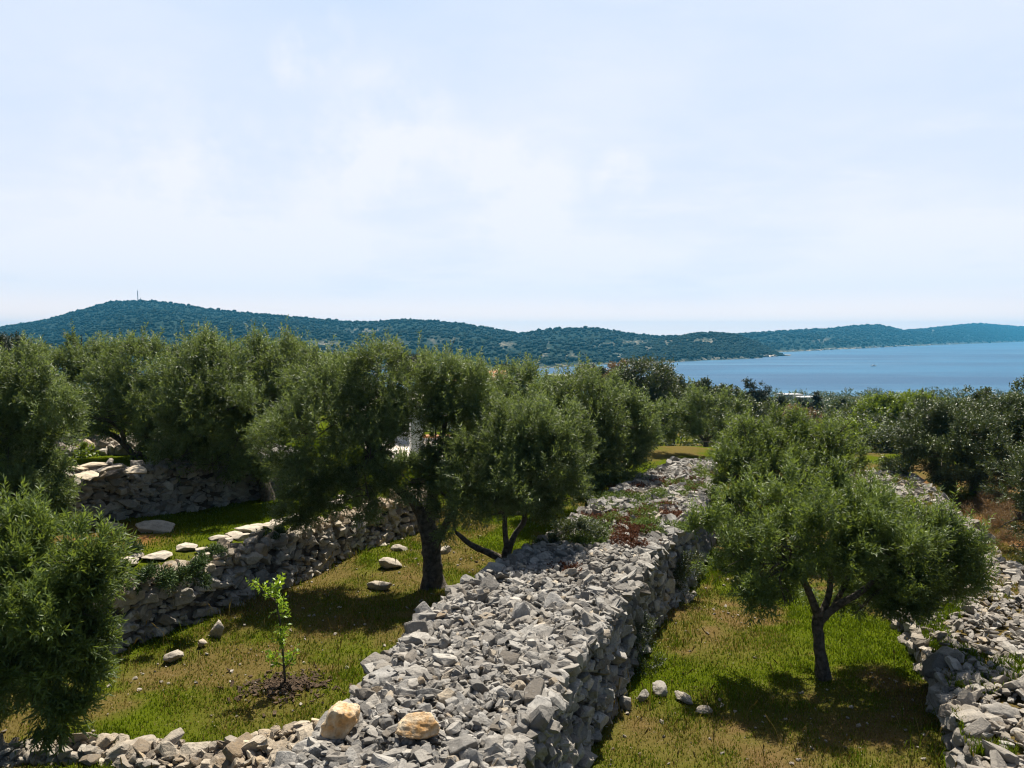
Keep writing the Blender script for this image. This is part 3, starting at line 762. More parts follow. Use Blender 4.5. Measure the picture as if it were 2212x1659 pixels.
for k, (u, v, s, lab) in enumerate([
    (865, 1190, (0.42, 0.36, 0.26), 'bleached upper rock outcrop left of the thick olive trunk'),
    (848, 1222, (0.56, 0.42, 0.26), 'bleached lower rock outcrop left of the thick olive trunk'),
    (820, 1268, (0.5, 0.34, 0.18), 'shaded rock in brown grass below the outcrop by the thick trunk'),
    (960, 1195, (0.4, 0.3, 0.25), 'pale rock just right of the thick olive trunk')]):
    place_rock(lab, u, v, ZL, s, 0.45, 0.75, (0.2 * k, 0.15, k * 1.3), ROUND, k + 1, 'rock outcrop', 'rock_outcrop', 0.4)
place_rock('large pale rock outcrop in the upper lawn before the shaded terrace wall', 335, 1143, ZU, (0.72, 0.62, 0.26), 0.35, 0.75, (0.15, 0.1, 0.4), ROUND, 3, 'rock outcrop', 'rock_outcrop', 0.42)
place_rock('smaller rock beside red soil near the terrace wall corner', 240, 1140, ZU, (0.5, 0.35, 0.14), 0.5, 0.7, (0.1, 0.1, 0.2), ROUND, 4, 'rock outcrop', 'rock_outcrop', 0.2)
for k, (u, v, s, tn, rn, lab) in enumerate([
    (2030, 1455, (0.46, 0.4, 0.40), 0.1, 0.2, 'dark grey boulder in the face of the right rubble bank'),
    (2080, 1505, (0.40, 0.30, 0.28), 0.6, 0.85, 'smooth cream boulder on the right rubble bank below the dark one'),
    (2085, 1555, (0.40, 0.32, 0.28), 0.1, 0.6, 'angular grey boulder under the cream one on the right bank'),
    (2165, 1560, (0.5, 0.40, 0.34), 0.12, 0.55, 'layered grey boulder at the lower right edge'),
    (2110, 1610, (0.4, 0.32, 0.28), 0.1, 0.6, 'grey boulder lowest on the right rubble bank'),
    (2195, 1240, (0.45, 0.35, 0.35), 0.1, 0.6, 'grey block at the bend of the right bank near the edge')]):
    place_rock(lab, u, v, -4.5, s, tn, rn, (0.25 * math.sin(k * 3), 0.2 * math.cos(k), k * 1.1), ROUND, k, 'boulder', 'boulder', 0.35)
# flat slabs capping the terrace wall corner
for k, (u, v, s, tn, lab) in enumerate([
    (150, 1003, (0.62, 0.36, 0.07), 0.95, 'long brownish slab at the left end of the terrace wall top'),
    (200, 996, (0.46, 0.34, 0.08), 0.85, 'upper tan slab stacked on the terrace wall corner'),
    (188, 1020, (0.42, 0.34, 0.08), 0.75, 'front cream slab on the terrace wall corner'),
    (243, 1002, (0.40, 0.36, 0.07), 0.60, 'whitest tilted slab on the terrace wall corner'),
    (290, 1008, (0.44, 0.34, 0.09), 0.70, 'rightmost cream slab on the terrace wall corner')]):
    place_rock(lab, u, v + 13, -2.68, (s[0] * 1.15, s[1] * 1.1, s[2] * 1.2), tn, 0.95, (0.12 * (k % 3 - 1), 0.14 * math.cos(k * 2), 0.3 + 0.5 * k), ROCK, k + 4, 'stone slab', 'stone_slab', 0.0, 'slabs on the terrace wall corner')
# stepping stones across the upper lawn
steps = [(276, 1222, .34), (292, 1213, .26), (340, 1213, .46), (404, 1192, .4), (438, 1200, .22), (472, 1173, .36), (488, 1180, .30), (505, 1165, .36), (520, 1170, .28), (540, 1155, .42), (556, 1148, .34), (585, 1146, .34), (600, 1139, .34), (617, 1133, .32), (640, 1128, .34), (720, 1096, .42), (750, 1085, .42)]
for k, (u, v, s) in enumerate(steps):
    place_rock('flat pale stepping stone set in the upper lawn along the cream-topped wall', u, v - 9, ZU + 0.055, (s * 1.05, s * 0.9, 0.10), 0.5, 1.0, (0.02, 0.03, k * 1.7), ROCK, k, 'stepping stone', 'stepping_stone', 0.3, 'stepping stones on the upper lawn')

# ------------------------------------------------------------------ grass
STEP = np.array([G(u, v - 9, ZU + .05)[:2] for u, v, _ in steps])
def in_wall(x, y, mrg=0.0):
    a = (x > cl_x(y) + mrg) & (x < cr_x(y) - mrg) & (y < CY1)
    return a
def grass(name, label, n, region, hgt, wid, clump, seed, keep=None, zf=None):
    r = np.random.default_rng(seed)
    x = r.uniform(region[0], region[1], n); y = region[2] + (region[3] - region[2]) * r.random(n) ** 1.25
    dn = dry_and_shade(x, y); rd = redness(x, y)
    ok = ~in_wall(x, y, 0.0) & (np.abs(x / y) < 0.98)
    if keep is not None: ok &= keep(x, y, r)
    cl_ = fb2(x, y, 2.4, 3, seed + .5)
    ok &= r.random(n) < np.clip(0.75 + 0.9 * cl_ - 0.20 * dn - 0.9 * rd, 0.04, 1)
    x, y, dn, cl_ = x[ok], y[ok], dn[ok], cl_[ok]; m = len(x)
    z = height(x, y) if zf is None else zf(x, y)
    hh = r.uniform(*hgt, m) * (0.75 + 0.8 * np.clip(cl_ + 0.3, 0, 1)) * (1 - 0.35 * dn) * (1 + 0.9 * np.clip(fb2(x, y, 0.9, 2, 44.0), 0, 1))
    ww = r.uniform(*wid, m) * (0.7 + 0.03 * y)
    a = r.uniform(0, 6.28, m); b = r.uniform(0, 6.28, m); ln = r.uniform(0.1, 0.85, m) * hh
    bx, by = np.cos(a) * ww, np.sin(a) * ww; lx, ly = np.cos(b) * ln, np.sin(b) * ln
    V = np.stack([np.stack([x - bx, y - by, z - .01], -1), np.stack([x + bx, y + by, z - .01], -1),
                  np.stack([x + lx * .4 + bx * .7, y + ly * .4 + by * .7, z + hh * .6], -1), np.stack([x + lx * .4 - bx * .7, y + ly * .4 - by * .7, z + hh * .6], -1),
                  np.stack([x + lx, y + ly, z + hh * .95], -1)], 1).reshape(-1, 3)
    i = np.arange(m)[:, None] * 5
    dd = np.clip((r.random(m) < dn * 0.9) * r.uniform(0.6, 1, m) + 0.12 * r.random(m), 0, 1)
    rn = np.clip(r.random(m) * 0.7 + 0.3 * sstep(-0.5, 0.5, fb2(x, y, 0.5, 3, 12.0)), 0, 1)
    o = obj(name, mesh(name, V, [i + np.array([[0, 1, 2, 3]]), i + np.array([[3, 2, 4]])], M['grass'], False, {'rnd': np.concatenate([rn, rn]), 'dry': np.concatenate([dd, dd])}))
    return tag(o, label, 'grass', kind='stuff')
bank = lambda x, y: (x > rl_x(y)) & (x < rr_x(y))
grass('grass', 'olive green and straw coloured grass over the fields between the walls', 820000, (-9, 16, 6.0, 25), (0.02, 0.06), (0.004, 0.009), 1, 21,
      keep=lambda x, y, r: ((x > lface(y) + 0.02) | (y < 7.2) | (y > LY1)) & ~bank(x, y) & ~((x < cmid(y)) & (x > -3.2) & (y < 8.35) & (y > 7.35) & (r.random(len(x)) < 0.86)))
grass('lawn', 'short bright green lawn on the upper level beside the stepping stones', 230000, (-17, 0, 7, 25), (0.02, 0.05), (0.006, 0.011), 1, 22,
      keep=lambda x, y, r: (x < lface(y) - 0.45) & (x > upx(y) - 0.0) & (np.min((x[:, None] - STEP[None, :, 0]) ** 2 + 1.2 * (y[:, None] - STEP[None, :, 1] + .15) ** 2, 1) > .055))
grass('tall_grass', 'tall yellow-green grass along the foot of the walls', 16000, (-6, 8, 7, 22), (0.12, 0.28), (0.005, 0.009), 1, 23,
      keep=lambda x, y, r: (((x > cr_x(y)) & (x < cr_x(y) + 0.75)) | ((x < rl_x(y)) & (x > rl_x(y) - 0.6)) | ((x > lface(y) + .02) & (x < lface(y) + 0.5))) & (y < LY1 + 3) & (fb2(x, y, 0.8, 2, 3.0) > -0.1))
grass('bank_grass', 'dry tufts of grass growing through the right rubble bank', 240000, (4, 13, 8, 26), (0.05, 0.14), (0.006, 0.010), 1, 24, zf=lambda x, y: -4.37 + 0.07 * fb2(x, y, 0.7, 3, 3.0),
      keep=lambda x, y, r: bank(x, y) & (fb2(x, y, 0.9, 3, 5.0) > -0.22))

def stalks(name, label, n, seed, keep, hgt, cat='weed'):
    r = np.random.default_rng(seed); x = r.uniform(-8, 10, n); y = r.uniform(6.5, 20, n)
    ok = keep(x, y) & ~in_wall(x, y) & (np.abs(x / y) < .72); x, y = x[ok], y[ok]; b = MB()
    for a, c in zip(x, y):
        z = float(height(np.array([a]), np.array([c]))[0]); h = r.uniform(*hgt); lx, ly = r.normal(0, .25, 2) * h
        V, Fc = tube([(a, c, z), (a + lx * .4, c + ly * .4, z + h * .6), (a + lx, c + ly, z + h)], [.0035, .003, .002], 3); b.add(V, Fc, rnd=r.random(), dry=.85)
        V, Fc = tube([(a + lx * .8, c + ly * .8, z + h * .84), (a + lx, c + ly, z + h), (a + lx * 1.15, c + ly * 1.15, z + h * 1.1)], [.002, .010, .002], 4); b.add(V, Fc, rnd=r.random(), dry=1.0)
    return tag(obj(name, b.build(name, M['grass'])), label, cat, kind='stuff')
stalks('dry_stalks', 'thin dry grass stalks with seed heads standing over the fields', 900, 25, lambda x, y: (x > lface(y)) & ~bank(x, y) & (fb2(x, y, .6, 2, 21.) > -.1), (.14, .42), 'grass')
def specks():
    r = np.random.default_rng(26); n = 5000; x = r.uniform(-7, 9, n); y = r.uniform(6.5, 19, n)
    ok = (x > lface(y)) & ~bank(x, y) & ~in_wall(x, y) & (r.random(n) < np.clip(dry_and_shade(x, y) * .9 - .05, 0, 1)); x, y = x[ok], y[ok]; m = len(x)
    s = .012 + .04 * r.random(m) ** 2.5
    T = np.stack([x, y, height(x, y) + .012], -1); S3 = np.stack([s * 1.3, s, s * .6], -1)
    me = stones_mesh('pebbles', T, S3, rotm(r.normal(0, .3, m), r.normal(0, .3, m), r.uniform(0, 6.28, m)), np.full(m, .35), ROCKL, r)
    tag(obj('pebbles', me), 'small pale pebbles lying in the bare patches of the fields', 'pebble', kind='stuff')
specks()
# ------------------------------------------------------------------ trees
def unit(a): return a / (np.linalg.norm(a, axis=-1, keepdims=True) + 1e-9)

def sprays(lobes, n, r, lump=0.42, hole=-0.25, hs=2.0, inner=0.45, up=0.55, droop=0.5, per=36, cl=(0.08, 0.23)):
    """points and directions of leafy shoots in a crown made of ellipsoids (c, radii)"""
    C = np.array([l[0] for l in lobes]); RR = np.array([l[1] for l in lobes])
    wgt = (RR[:, 0] * RR[:, 2] + RR[:, 0] * RR[:, 1]) ** 1.0; wgt /= wgt.sum()
    nc = max(4, int(n / per)) if per else n
    k = r.choice(len(lobes), nc, p=wgt)
    dirn = unit(r.normal(size=(nc, 3)))
    rad = inner + (1.05 - inner) * np.sqrt(r.random(nc))
    rad *= 1 + lump * fbm(dirn * 2.2 + k[:, None] * 7.7, 3)
    p = C[k] + dirn * rad[:, None] * RR[k]
    if per:                                   # shoots gathered in tufts with gaps between them
        size = np.clip(0.30 * RR[k].mean(1), cl[0], cl[1]) * r.uniform(0.7, 1.3, nc)
        q = r.integers(0, nc, n); off = unit(r.normal(size=(n, 3))) * (r.random(n) ** 0.45)[:, None]
        off[:, 2] *= 0.75
        d = unit(dirn[q] * 0.6 + off * 0.9 + np.array([0, 0, up]) + 0.35 * r.normal(size=(n, 3)) - np.array([0, 0, droop]) * np.clip(-dirn[q, 2:3] + 0.1, 0, 1))
        p = p[q] + off * size[q][:, None]; dirn = dirn[q]
    else:
        d = unit(dirn * 0.8 + np.array([0, 0, up]) + 0.45 * r.normal(size=p.shape) - np.array([0, 0, droop]) * np.clip(-dirn[:, 2:3] + 0.1, 0, 1))
    ok = fbm(p * hs + 3.3, 3) > hole + 0.25 * (r.random(n) - 0.5)
    return p[ok], d[ok]

def leaves(p, d, r, nl=12, L=0.2, leaf=0.062, width=0.0125, spread=0.75, curl=0.15):
    """shoots set with pairs of lance-shaped leaves"""
    n = len(p); a = unit(np.cross(d, r.normal(size=d.shape)))
    b = np.cross(d, a)
    t = (np.arange(nl) + 0.6) / nl
    Ls = L * r.uniform(0.7, 1.3, n)
    ph = (np.arange(nl) % 2) * math.pi + (np.arange(nl) // 2) * 1.57
    ph = ph[None] + r.normal(0, 0.35, (n, nl))
    side = a[:, None] * np.cos(ph)[..., None] + b[:, None] * np.sin(ph)[..., None]
    base = p[:, None] + d[:, None] * (t[None] * Ls[:, None])[..., None]
    ld = unit(d[:, None] * (1 - 0.25 * spread) + side * spread + 0.22 * r.normal(size=(n, nl, 3)))
    nm = unit(np.cross(ld, np.cross(d[:, None] + 0.35 * r.normal(size=(n, nl, 3)), ld)))
    sd = np.cross(ld, nm)
    ll = leaf * r.uniform(0.7, 1.25, (n, nl))[..., None]; ww = width * r.uniform(0.8, 1.2, (n, nl))[..., None]
    bow = nm * (curl * ll)
    V = np.stack([base, base + ld * ll * 0.5 + sd * ww * 0.5 - bow * 0.3, base + ld * ll - bow, base + ld * ll * 0.5 - sd * ww * 0.5 - bow * 0.3], 2).reshape(-1, 3)
    Fq = np.arange(len(V)).reshape(-1, 4)
    rnd = np.clip(np.repeat(0.45 + 0.9 * fbm(p * 1.6, 2), nl) + r.normal(0, 0.2, n * nl), 0, 1)
    return V, Fq, rnd

def crown_mesh(name, lobes, n, seed, mt, org, nl=12, L=0.2, leaf=0.062, width=0.0125, spread=0.75, spires=0, gaps=(), **kw):
    r = np.random.default_rng(seed)
    p, d = sprays(lobes, n, r, **kw)
    if spires:                                 # young upright shoots standing out of the crown
        z0 = np.array([c[2] for c, _ in lobes]).mean()
        m = r.choice(len(p), int(len(p) * spires)); m = m[p[m, 2] > z0 - .1]
        q = p[m]; u0 = unit(d[m] * .5 + np.array([0, 0, 1.0])); ex = r.uniform(.6, 1.3, len(q))[:, None]
        p = np.concatenate([p] + [q + u0 * ex * L * kk for kk in (.6, 1.25)]); d = np.concatenate([d, u0, u0])
    for u0_, v0_, u1_, v1_ in gaps:            # openings in the crown
        s_ = p @ np.array([0, cp, -sp_]); uu = 1106 + p[:, 0] / s_ * F; vv = 829.5 - (p @ np.array([0, sp_, cp])) / s_ * F
        k_ = ~((uu > u0_) & (uu < u1_) & (vv > v0_) & (vv < v1_) & (r.random(len(p)) < .93)); p, d = p[k_], d[k_]
    V, Fq, rnd = leaves(p, d, r, nl, L, leaf, width, spread)
    return mesh(name, V - org, Fq, M[mt], False, {'rnd': rnd})

def lobes_px(spec, Yc, depth=0.9, grow=1.03):
    """crown lobes seen at (u, v) with apparent radii, each with its own distance offset"""
    o = []
    for s in spec:
        u, v, ru, rv = s[:4]; Y = Yc + (s[4] if len(s) > 4 else 0)
        c = P(u, v, Y); rx = grow * ru / F * Y; rz = grow * rv / F * Y
        o.append((c, np.array([rx, max(0.6 * rx, min(rx * depth, 1.3)), rz])))
    return o

def tree(name, label, cat, base, lobes, trunk, n, seed, mt='olive', group=None, limbs=True, r0=0.09, twig=1.0, **kw):
    """trunk: list of limbs, each a list of world points with radii; thing > trunk > branch, crown"""
    org = np.asarray(base, float)
    t = thing(name, label, cat, tuple(org), group)
    rr = random.Random(seed)
    b = MB(); V, Fc = tube([q[:3] for q in trunk[0]], [q[3] for q in trunk[0]], 12, 0.22, seed); b.add(V - org, Fc)
    # root flare
    tr = obj('trunk', b.build('trunk', M['bark'], True), t)
    for li, limb in enumerate(trunk[1:]):
        mbb = MB(); V, Fc = tube([q[:3] for q in limb], [q[3] for q in limb], 8, 0.18, seed + li); mbb.add(V - org, Fc)
        obj('branch', mbb.build('branch', M['bark'], True), tr)
    if limbs:
        tips = [np.array(l[-1]) for l in (trunk[1:] or trunk)]
        for c, rad in lobes:
            src = min(tips, key=lambda q: np.linalg.norm(q[:3] - c))
            a = src[:3]; m1 = a * 0.5 + c * 0.5 + np.array([rr.uniform(-.1, .1), rr.uniform(-.1, .1), rr.uniform(-0.02, .16)])
            mbb = MB(); V, Fc = tube([a, m1, c, c + (c - a) * 0.18 + np.array([0, 0, rad[2] * 0.3])], [src[3] * .75, src[3] * .5, src[3] * .3, 0.006], 6, 0.1, seed)
            mbb.add(V - org, Fc)
            for q in range(int(7 * twig)):
                e = c + np.array([rr.gauss(0, 1), rr.gauss(0, 1), rr.gauss(0.25, 1)]) * rad * 0.55
                s0 = a * 0.35 + c * 0.65 if q % 2 else c
                V, Fc = tube([s0, (s0 + e) / 2 + np.array([0, 0, 0.04]), e], [src[3] * .28, src[3] * .17, 0.004], 4, 0, 0); mbb.add(V - org, Fc)
            obj('branch', mbb.build('branch', M['bark'], True), tr)
    obj('crown', crown_mesh('crown', lobes, n, seed, mt, org, **kw), t)
    return t

def W(u, v, Y, r): return (*P(u, v, Y), r)

# right-hand olive in the field, nearest to the viewer
Yb = G(1780, 1465, ZR)[1]
tree('olive_tree', 'young round-crowned olive on a slim trunk in the right field', 'olive tree', G(1780, 1468, ZR),
     lobes_px([(1640, 1130, 88, 62, .4), (1740, 1098, 95, 52, .2), (1850, 1100, 90, 50, .3), (1940, 1135, 80, 56, .2), (1595, 1205, 72, 62, .1), (1690, 1180, 90, 62, -.3), (1800, 1168, 100, 62, -.4), (1905, 1190, 95, 66, -.3), (2010, 1195, 85, 66, .1), (2060, 1235, 52, 45, 0), (1655, 1250, 62, 38, -.2), (1945, 1262, 78, 36, -.2), (1870, 1270, 60, 40, .6), (1740, 1240, 60, 50, .5), (1560, 1165, 45, 45, .3), (1600, 1110, 50, 38, .5), (1635, 1278, 52, 30, -.3), (1695, 1300, 26, 20, -.4), (1575, 1235, 50, 32, .2), (1925, 1290, 56, 26, -.3), (1995, 1268, 52, 34, -.1), (1862, 1312, 26, 18, -.2), (2070, 1190, 40, 34, .2)], Yb, .9, .98),
     [[W(1781, 1486, Yb, .135), W(1779, 1462, Yb, .100), W(1774, 1425, Yb, .080), W(1769, 1385, Yb, .076), W(1766, 1345, Yb, .078), W(1772, 1318, Yb, .070)],
      [W(1770, 1340, Yb, .065), W(1752, 1290, Yb - .1, .050), W(1735, 1255, Yb - .2, .042), W(1700, 1215, Yb - .2, .028)],
      [W(1772, 1330, Yb, .06), W(1790, 1285, Yb + .1, .045), W(1792, 1225, Yb + .1, .036), W(1770, 1170, Yb, .024)],
      [W(1776, 1335, Yb, .062), W(1812, 1305, Yb - .1, .052), W(1850, 1285, Yb - .2, .044), W(1900, 1245, Yb - .1, .034), W(1950, 1215, Yb, .022)],
      [W(1770, 1345, Yb, .055), W(1800, 1310, Yb + .3, .042), W(1830, 1250, Yb + .4, .036), W(1850, 1190, Yb + .4, .024)]],
     11025, 41, 'olive_green', nl=13, spires=.09, L=0.20, leaf=0.0792, width=0.0178, hole=-0.14, hs=2.4, lump=.65)

# thick-trunked olive by the wide wall
Yb = G(932, 1262, ZL)[1]
tree('olive_tree', 'big old olive with a thick dark trunk and spreading crown left of the wide wall', 'olive tree', G(932, 1266, ZL),
     lobes_px([(665, 955, 95, 95, 0), (755, 880, 100, 80, .5), (700, 1040, 80, 62, -.4), (800, 985, 62, 80, -.4), (610, 960, 55, 70, .4), (735, 1085, 75, 48, -.5), (812, 800, 50, 40, .3), (850, 845, 85, 52, .3), (945, 843, 92, 52, .5), (1025, 858, 80, 50, .6), (985, 915, 72, 46, .2), (905, 1020, 44, 34, -.4), (845, 950, 34, 48, .2), (940, 965, 34, 50, .1), (900, 880, 50, 26, .2), (655, 1095, 55, 38, -.2), (795, 1070, 45, 45, -.6), (885, 1040, 45, 38, -.8), (960, 985, 45, 42, -.3), (690, 820, 60, 40, 1.0), (870, 790, 50, 30, .9)], Yb),
     [[W(935, 1285, Yb, .36), W(934, 1262, Yb, .23), W(934, 1240, Yb, .185), W(932, 1200, Yb, .172), W(926, 1150, Yb, .168), W(915, 1110, Yb, .15)],
      [W(920, 1135, Yb, .12), W(895, 1085, Yb - .1, .095), W(865, 1062, Yb - .2, .075), W(835, 1030, Yb - .2, .055), W(790, 1000, Yb - .2, .035)],
      [W(925, 1140, Yb, .12), W(932, 1085, Yb, .10), W(940, 1040, Yb, .08), W(950, 970, Yb + .1, .055), W(965, 900, Yb + .2, .035)],
      [W(865, 1062, Yb - .2, .06), W(838, 1035, Yb, .05), W(790, 950, Yb + .2, .042), W(765, 890, Yb + .4, .03)],
      [W(930, 1200, Yb, .10), W(960, 1140, Yb - .2, .07), W(985, 1090, Yb - .3, .04)]],
     12012, 42, gaps=((883, 902, 915, 996), (866, 924, 886, 942), (875, 964, 886, 980)), nl=12, spires=.09, L=0.20, leaf=0.0792, width=0.0185, hole=-0.26, r0=.2)

# double-trunked olive against the wall
Yb = 13.6; b3 = np.array([(1092 - 1106) / F * Yb, Yb, ZL])
tree('olive_tree', 'small olive with two thin forked trunks growing against the wide wall', 'olive tree', b3,
     lobes_px([(1130, 950, 85, 58, 0), (1060, 1000, 85, 62, -.3), (1180, 1015, 80, 78, -.3), (1010, 1070, 68, 55, -.3), (1100, 1050, 92, 46, -.5), (1190, 1080, 55, 40, -.1), (985, 1118, 46, 40, -.2), (1215, 960, 55, 55, .4)], Yb, 0.8),
     [[W(1090, 1285, Yb, .11), W(1092, 1235, Yb, .095), W(1094, 1200, Yb, .085), W(1098, 1180, Yb, .075)],
      [W(1096, 1190, Yb, .055), W(1091, 1150, Yb, .045), W(1090, 1110, Yb, .040), W(1085, 1060, Yb, .03), W(1070, 1010, Yb, .02)],
      [W(1098, 1190, Yb, .06), W(1112, 1155, Yb, .050), W(1132, 1125, Yb, .046), W(1134, 1085, Yb, .04), W(1150, 1030, Yb, .026)],
      [W(1092, 1212, Yb, .075), W(1060, 1196, Yb - .1, .06), W(1020, 1178, Yb - .2, .05), W(985, 1150, Yb - .2, .03)],
      [W(1134, 1110, Yb, .036), W(1110, 1108, Yb, .032), W(1085, 1106, Yb, .028), W(1065, 1112, Yb, .015)]],
     7098, 43, gaps=((883, 902, 915, 996), (866, 924, 886, 942), (875, 964, 886, 980)), nl=12, spires=.09, L=0.19, leaf=0.0768, width=0.0178, hole=-0.30)

# olives behind them
Yb = 19.5
tree('olive_tree', 'wide silvery olive behind the double-trunked one, its branches reaching the grass', 'olive tree', np.array([(1290 - 1106) / F * Yb, Yb, ZL]),
     lobes_px([(1255, 895, 95, 62, 0), (1330, 935, 72, 66, .2), (1235, 975, 90, 72, -.5), (1310, 1005, 72, 60, -.3), (1275, 850, 60, 35, .3), (1375, 930, 36, 48, .5), (1210, 1040, 60, 38, 0), (1285, 1055, 50, 32, 0), (1190, 890, 60, 50, .5), (1345, 985, 45, 50, .4)], Yb, .8),
     [[W(1280, 1140, Yb, .16), W(1275, 1060, Yb, .13), W(1270, 1010, Yb, .1)], [W(1270, 1020, Yb, .08), W(1230, 960, Yb, .05), W(1220, 900, Yb, .03)], [W(1272, 1020, Yb, .08), W(1320, 970, Yb, .05), W(1340, 920, Yb, .03)]],
     9009, 44, nl=11, spires=.09, L=0.22, leaf=0.0900, width=0.0238, hole=-0.34)
Yb = 22
tree('olive_tree', 'olive in the middle distance showing only its crown top below the sea', 'olive tree', np.array([(1090 - 1106) / F * Yb, Yb, -4.4]),
     lobes_px([(1010, 838, 60, 40), (1090, 840, 70, 40), (1160, 840, 60, 35, .3), (1140, 890, 70, 50), (1050, 895, 80, 48, .3), (1080, 950, 70, 50), (960, 880, 50, 36)], Yb, .8),
     [[W(1085, 1085, Yb, .16), W(1080, 1010, Yb, .12), W(1085, 950, Yb, .08)]], 6300, 45, gaps=((883, 902, 915, 996), (866, 924, 886, 942), (875, 964, 886, 980)), nl=10, spires=.09, L=0.22, leaf=0.0960, width=0.0264)

# left row, upper terrace
Yb = G(578, 1078, ZU)[1]
tree('olive_tree', 'olive with a leaning dark trunk on the upper lawn before the terrace wall', 'olive tree', G(578, 1080, ZU),
     lobes_px([(425, 830, 95, 70, -.9), (500, 790, 85, 50, -.4), (560, 850, 90, 70, -.2), (600, 800, 70, 58, .3), (480, 890, 90, 66, -1.1), (556, 757, 30, 28, .4), (635, 800, 42, 42, .5), (545, 940, 55, 60, -.3), (430, 945, 70, 38, -1.0), (640, 880, 40, 60, .2), (500, 985, 60, 34, -.8), (460, 1005, 60, 30, -1.4), (545, 1005, 40, 34, -.4), (395, 985, 55, 28, -1.3), (370, 880, 55, 55, -.8), (470, 760, 60, 25, .8)], Yb),
     [[W(580, 1095, Yb, .19), W(574, 1060, Yb, .15), W(556, 1015, Yb, .13), W(540, 975, Yb, .11)],
      [W(543, 985, Yb, .09), W(535, 930, Yb, .07), W(548, 870, Yb, .04)], [W(545, 990, Yb, .08), W(505, 950, Yb + .1, .06), W(470, 900, Yb + .2, .035)]],
     10374, 46, nl=11, spires=.09, L=0.22, leaf=0.0864, width=0.0218, hole=-0.31)
Yb = 18.6
tree('olive_tree', 'olive with two curved drooping limbs on the terrace behind the pale slabs', 'olive tree', np.array([(312 - 1106) / F * Yb, Yb, ZT]),
     lobes_px([(330, 815, 80, 60, .2), (265, 800, 66, 50, .5), (255, 870, 80, 52, 0), (345, 880, 80, 60, 0), (395, 830, 50, 60, .2), (300, 920, 60, 30, .3), (250, 765, 40, 28, .5), (380, 940, 60, 45, -.6), (440, 985, 60, 30, -.9)], Yb),
     [[W(300, 1010, Yb, .13), W(308, 975, Yb, .11), W(320, 940, Yb, .09), W(335, 890, Yb, .05)],
      [W(300, 1000, Yb, .08), W(268, 960, Yb - .1, .065), W(232, 935, Yb - .2, .055), W(175, 922, Yb - .2, .03)],
      [W(268, 960, Yb - .1, .06), W(262, 930, Yb - .2, .05), W(225, 905, Yb - .3, .04), W(180, 908, Yb - .3, .02)]],
     7098, 47, nl=11, spires=.09, L=0.22, leaf=0.0888, width=0.0224, hole=-0.31)
Yb = 21
tree('olive_tree', 'olive with a pointed tuft at its top, second from the left edge', 'olive tree', np.array([(150 - 1106) / F * Yb, Yb, ZT]),
     lobes_px([(120, 810, 66, 52, 0), (185, 795, 55, 50, .2), (175, 755, 32, 28, .3), (195, 855, 62, 46, -.2), (110, 860, 60, 46, 0), (70, 800, 40, 30, .4), (150, 900, 50, 30, 0), (215, 815, 50, 40, .4)], Yb),
     [[W(160, 1005, Yb, .14), W(165, 950, Yb, .11), W(160, 890, Yb, .06)]], 4200, 48, nl=11, spires=.09, L=0.22, leaf=0.0912, width=0.0238, hole=-0.31)
Yb = 13.5
tree('olive_tree', 'dark olive at the left edge of the photo overhanging the terrace wall corner', 'olive tree', np.array([(-60 - 1106) / F * Yb, Yb, ZU]),
     lobes_px([(20, 850, 90, 62, 0), (95, 900, 62, 58, -.2), (0, 945, 90, 75, -.3), (45, 1060, 72, 50, -.3), (-90, 900, 95, 100, 0), (95, 1075, 46, 45, -.2), (15, 795, 55, 36, .3), (-60, 1060, 90, 80, 0), (80, 975, 50, 45, .2), (-120, 820, 80, 60, .2), (110, 1020, 30, 30, 0)], Yb),
     [[W(-70, 1240, Yb, .2), W(-60, 1150, Yb, .17), W(-40, 1080, Yb, .14), W(-30, 1000, Yb, .10)], [W(-40, 1080, Yb, .09), W(20, 1040, Yb, .07), W(60, 1060, Yb, .03)], [W(-35, 1040, Yb, .09), W(10, 960, Yb, .06), W(60, 900, Yb, .03)]],
     10101, 49, nl=12, spires=.09, L=0.2, leaf=0.0816, width=0.0185, hole=-0.34)
Yb = 8.2
tree('olive_tree', 'nearest olive with drooping leafy shoots filling the lower left corner', 'olive tree', np.array([(-330 - 1106) / F * Yb, Yb, ZL]),
     lobes_px([(50, 1185, 80, 52, .2), (150, 1215, 85, 62, 0), (200, 1245, 46, 46, .1), (60, 1290, 120, 95, -.2), (135, 1345, 82, 72, -.3), (100, 1440, 95, 75, -.3), (70, 1525, 70, 55, -.3), (-80, 1330, 150, 160, 0), (-200, 1300, 160, 150, .3), (165, 1300, 60, 50, -.1), (125, 1535, 36, 34, -.3), (-60, 1480, 90, 80, -.1), (165, 1400, 50, 55, -.2)], Yb, .8),
     [[W(-330, 1660, Yb, .2), W(-300, 1500, Yb, .17), W(-240, 1380, Yb, .13), W(-150, 1300, Yb, .09)], [W(-200, 1340, Yb, .07), W(-60, 1290, Yb, .05), W(60, 1270, Yb, .02)], [W(-220, 1370, Yb, .07), W(-80, 1400, Yb, .05), W(60, 1430, Yb, .02)]],
     7644, 50, 'olive_green', nl=14, spires=.09, L=0.20, leaf=0.0864, width=0.0178, hole=-0.24, hs=2.6, up=0.35, droop=0.75, spread=0.6)

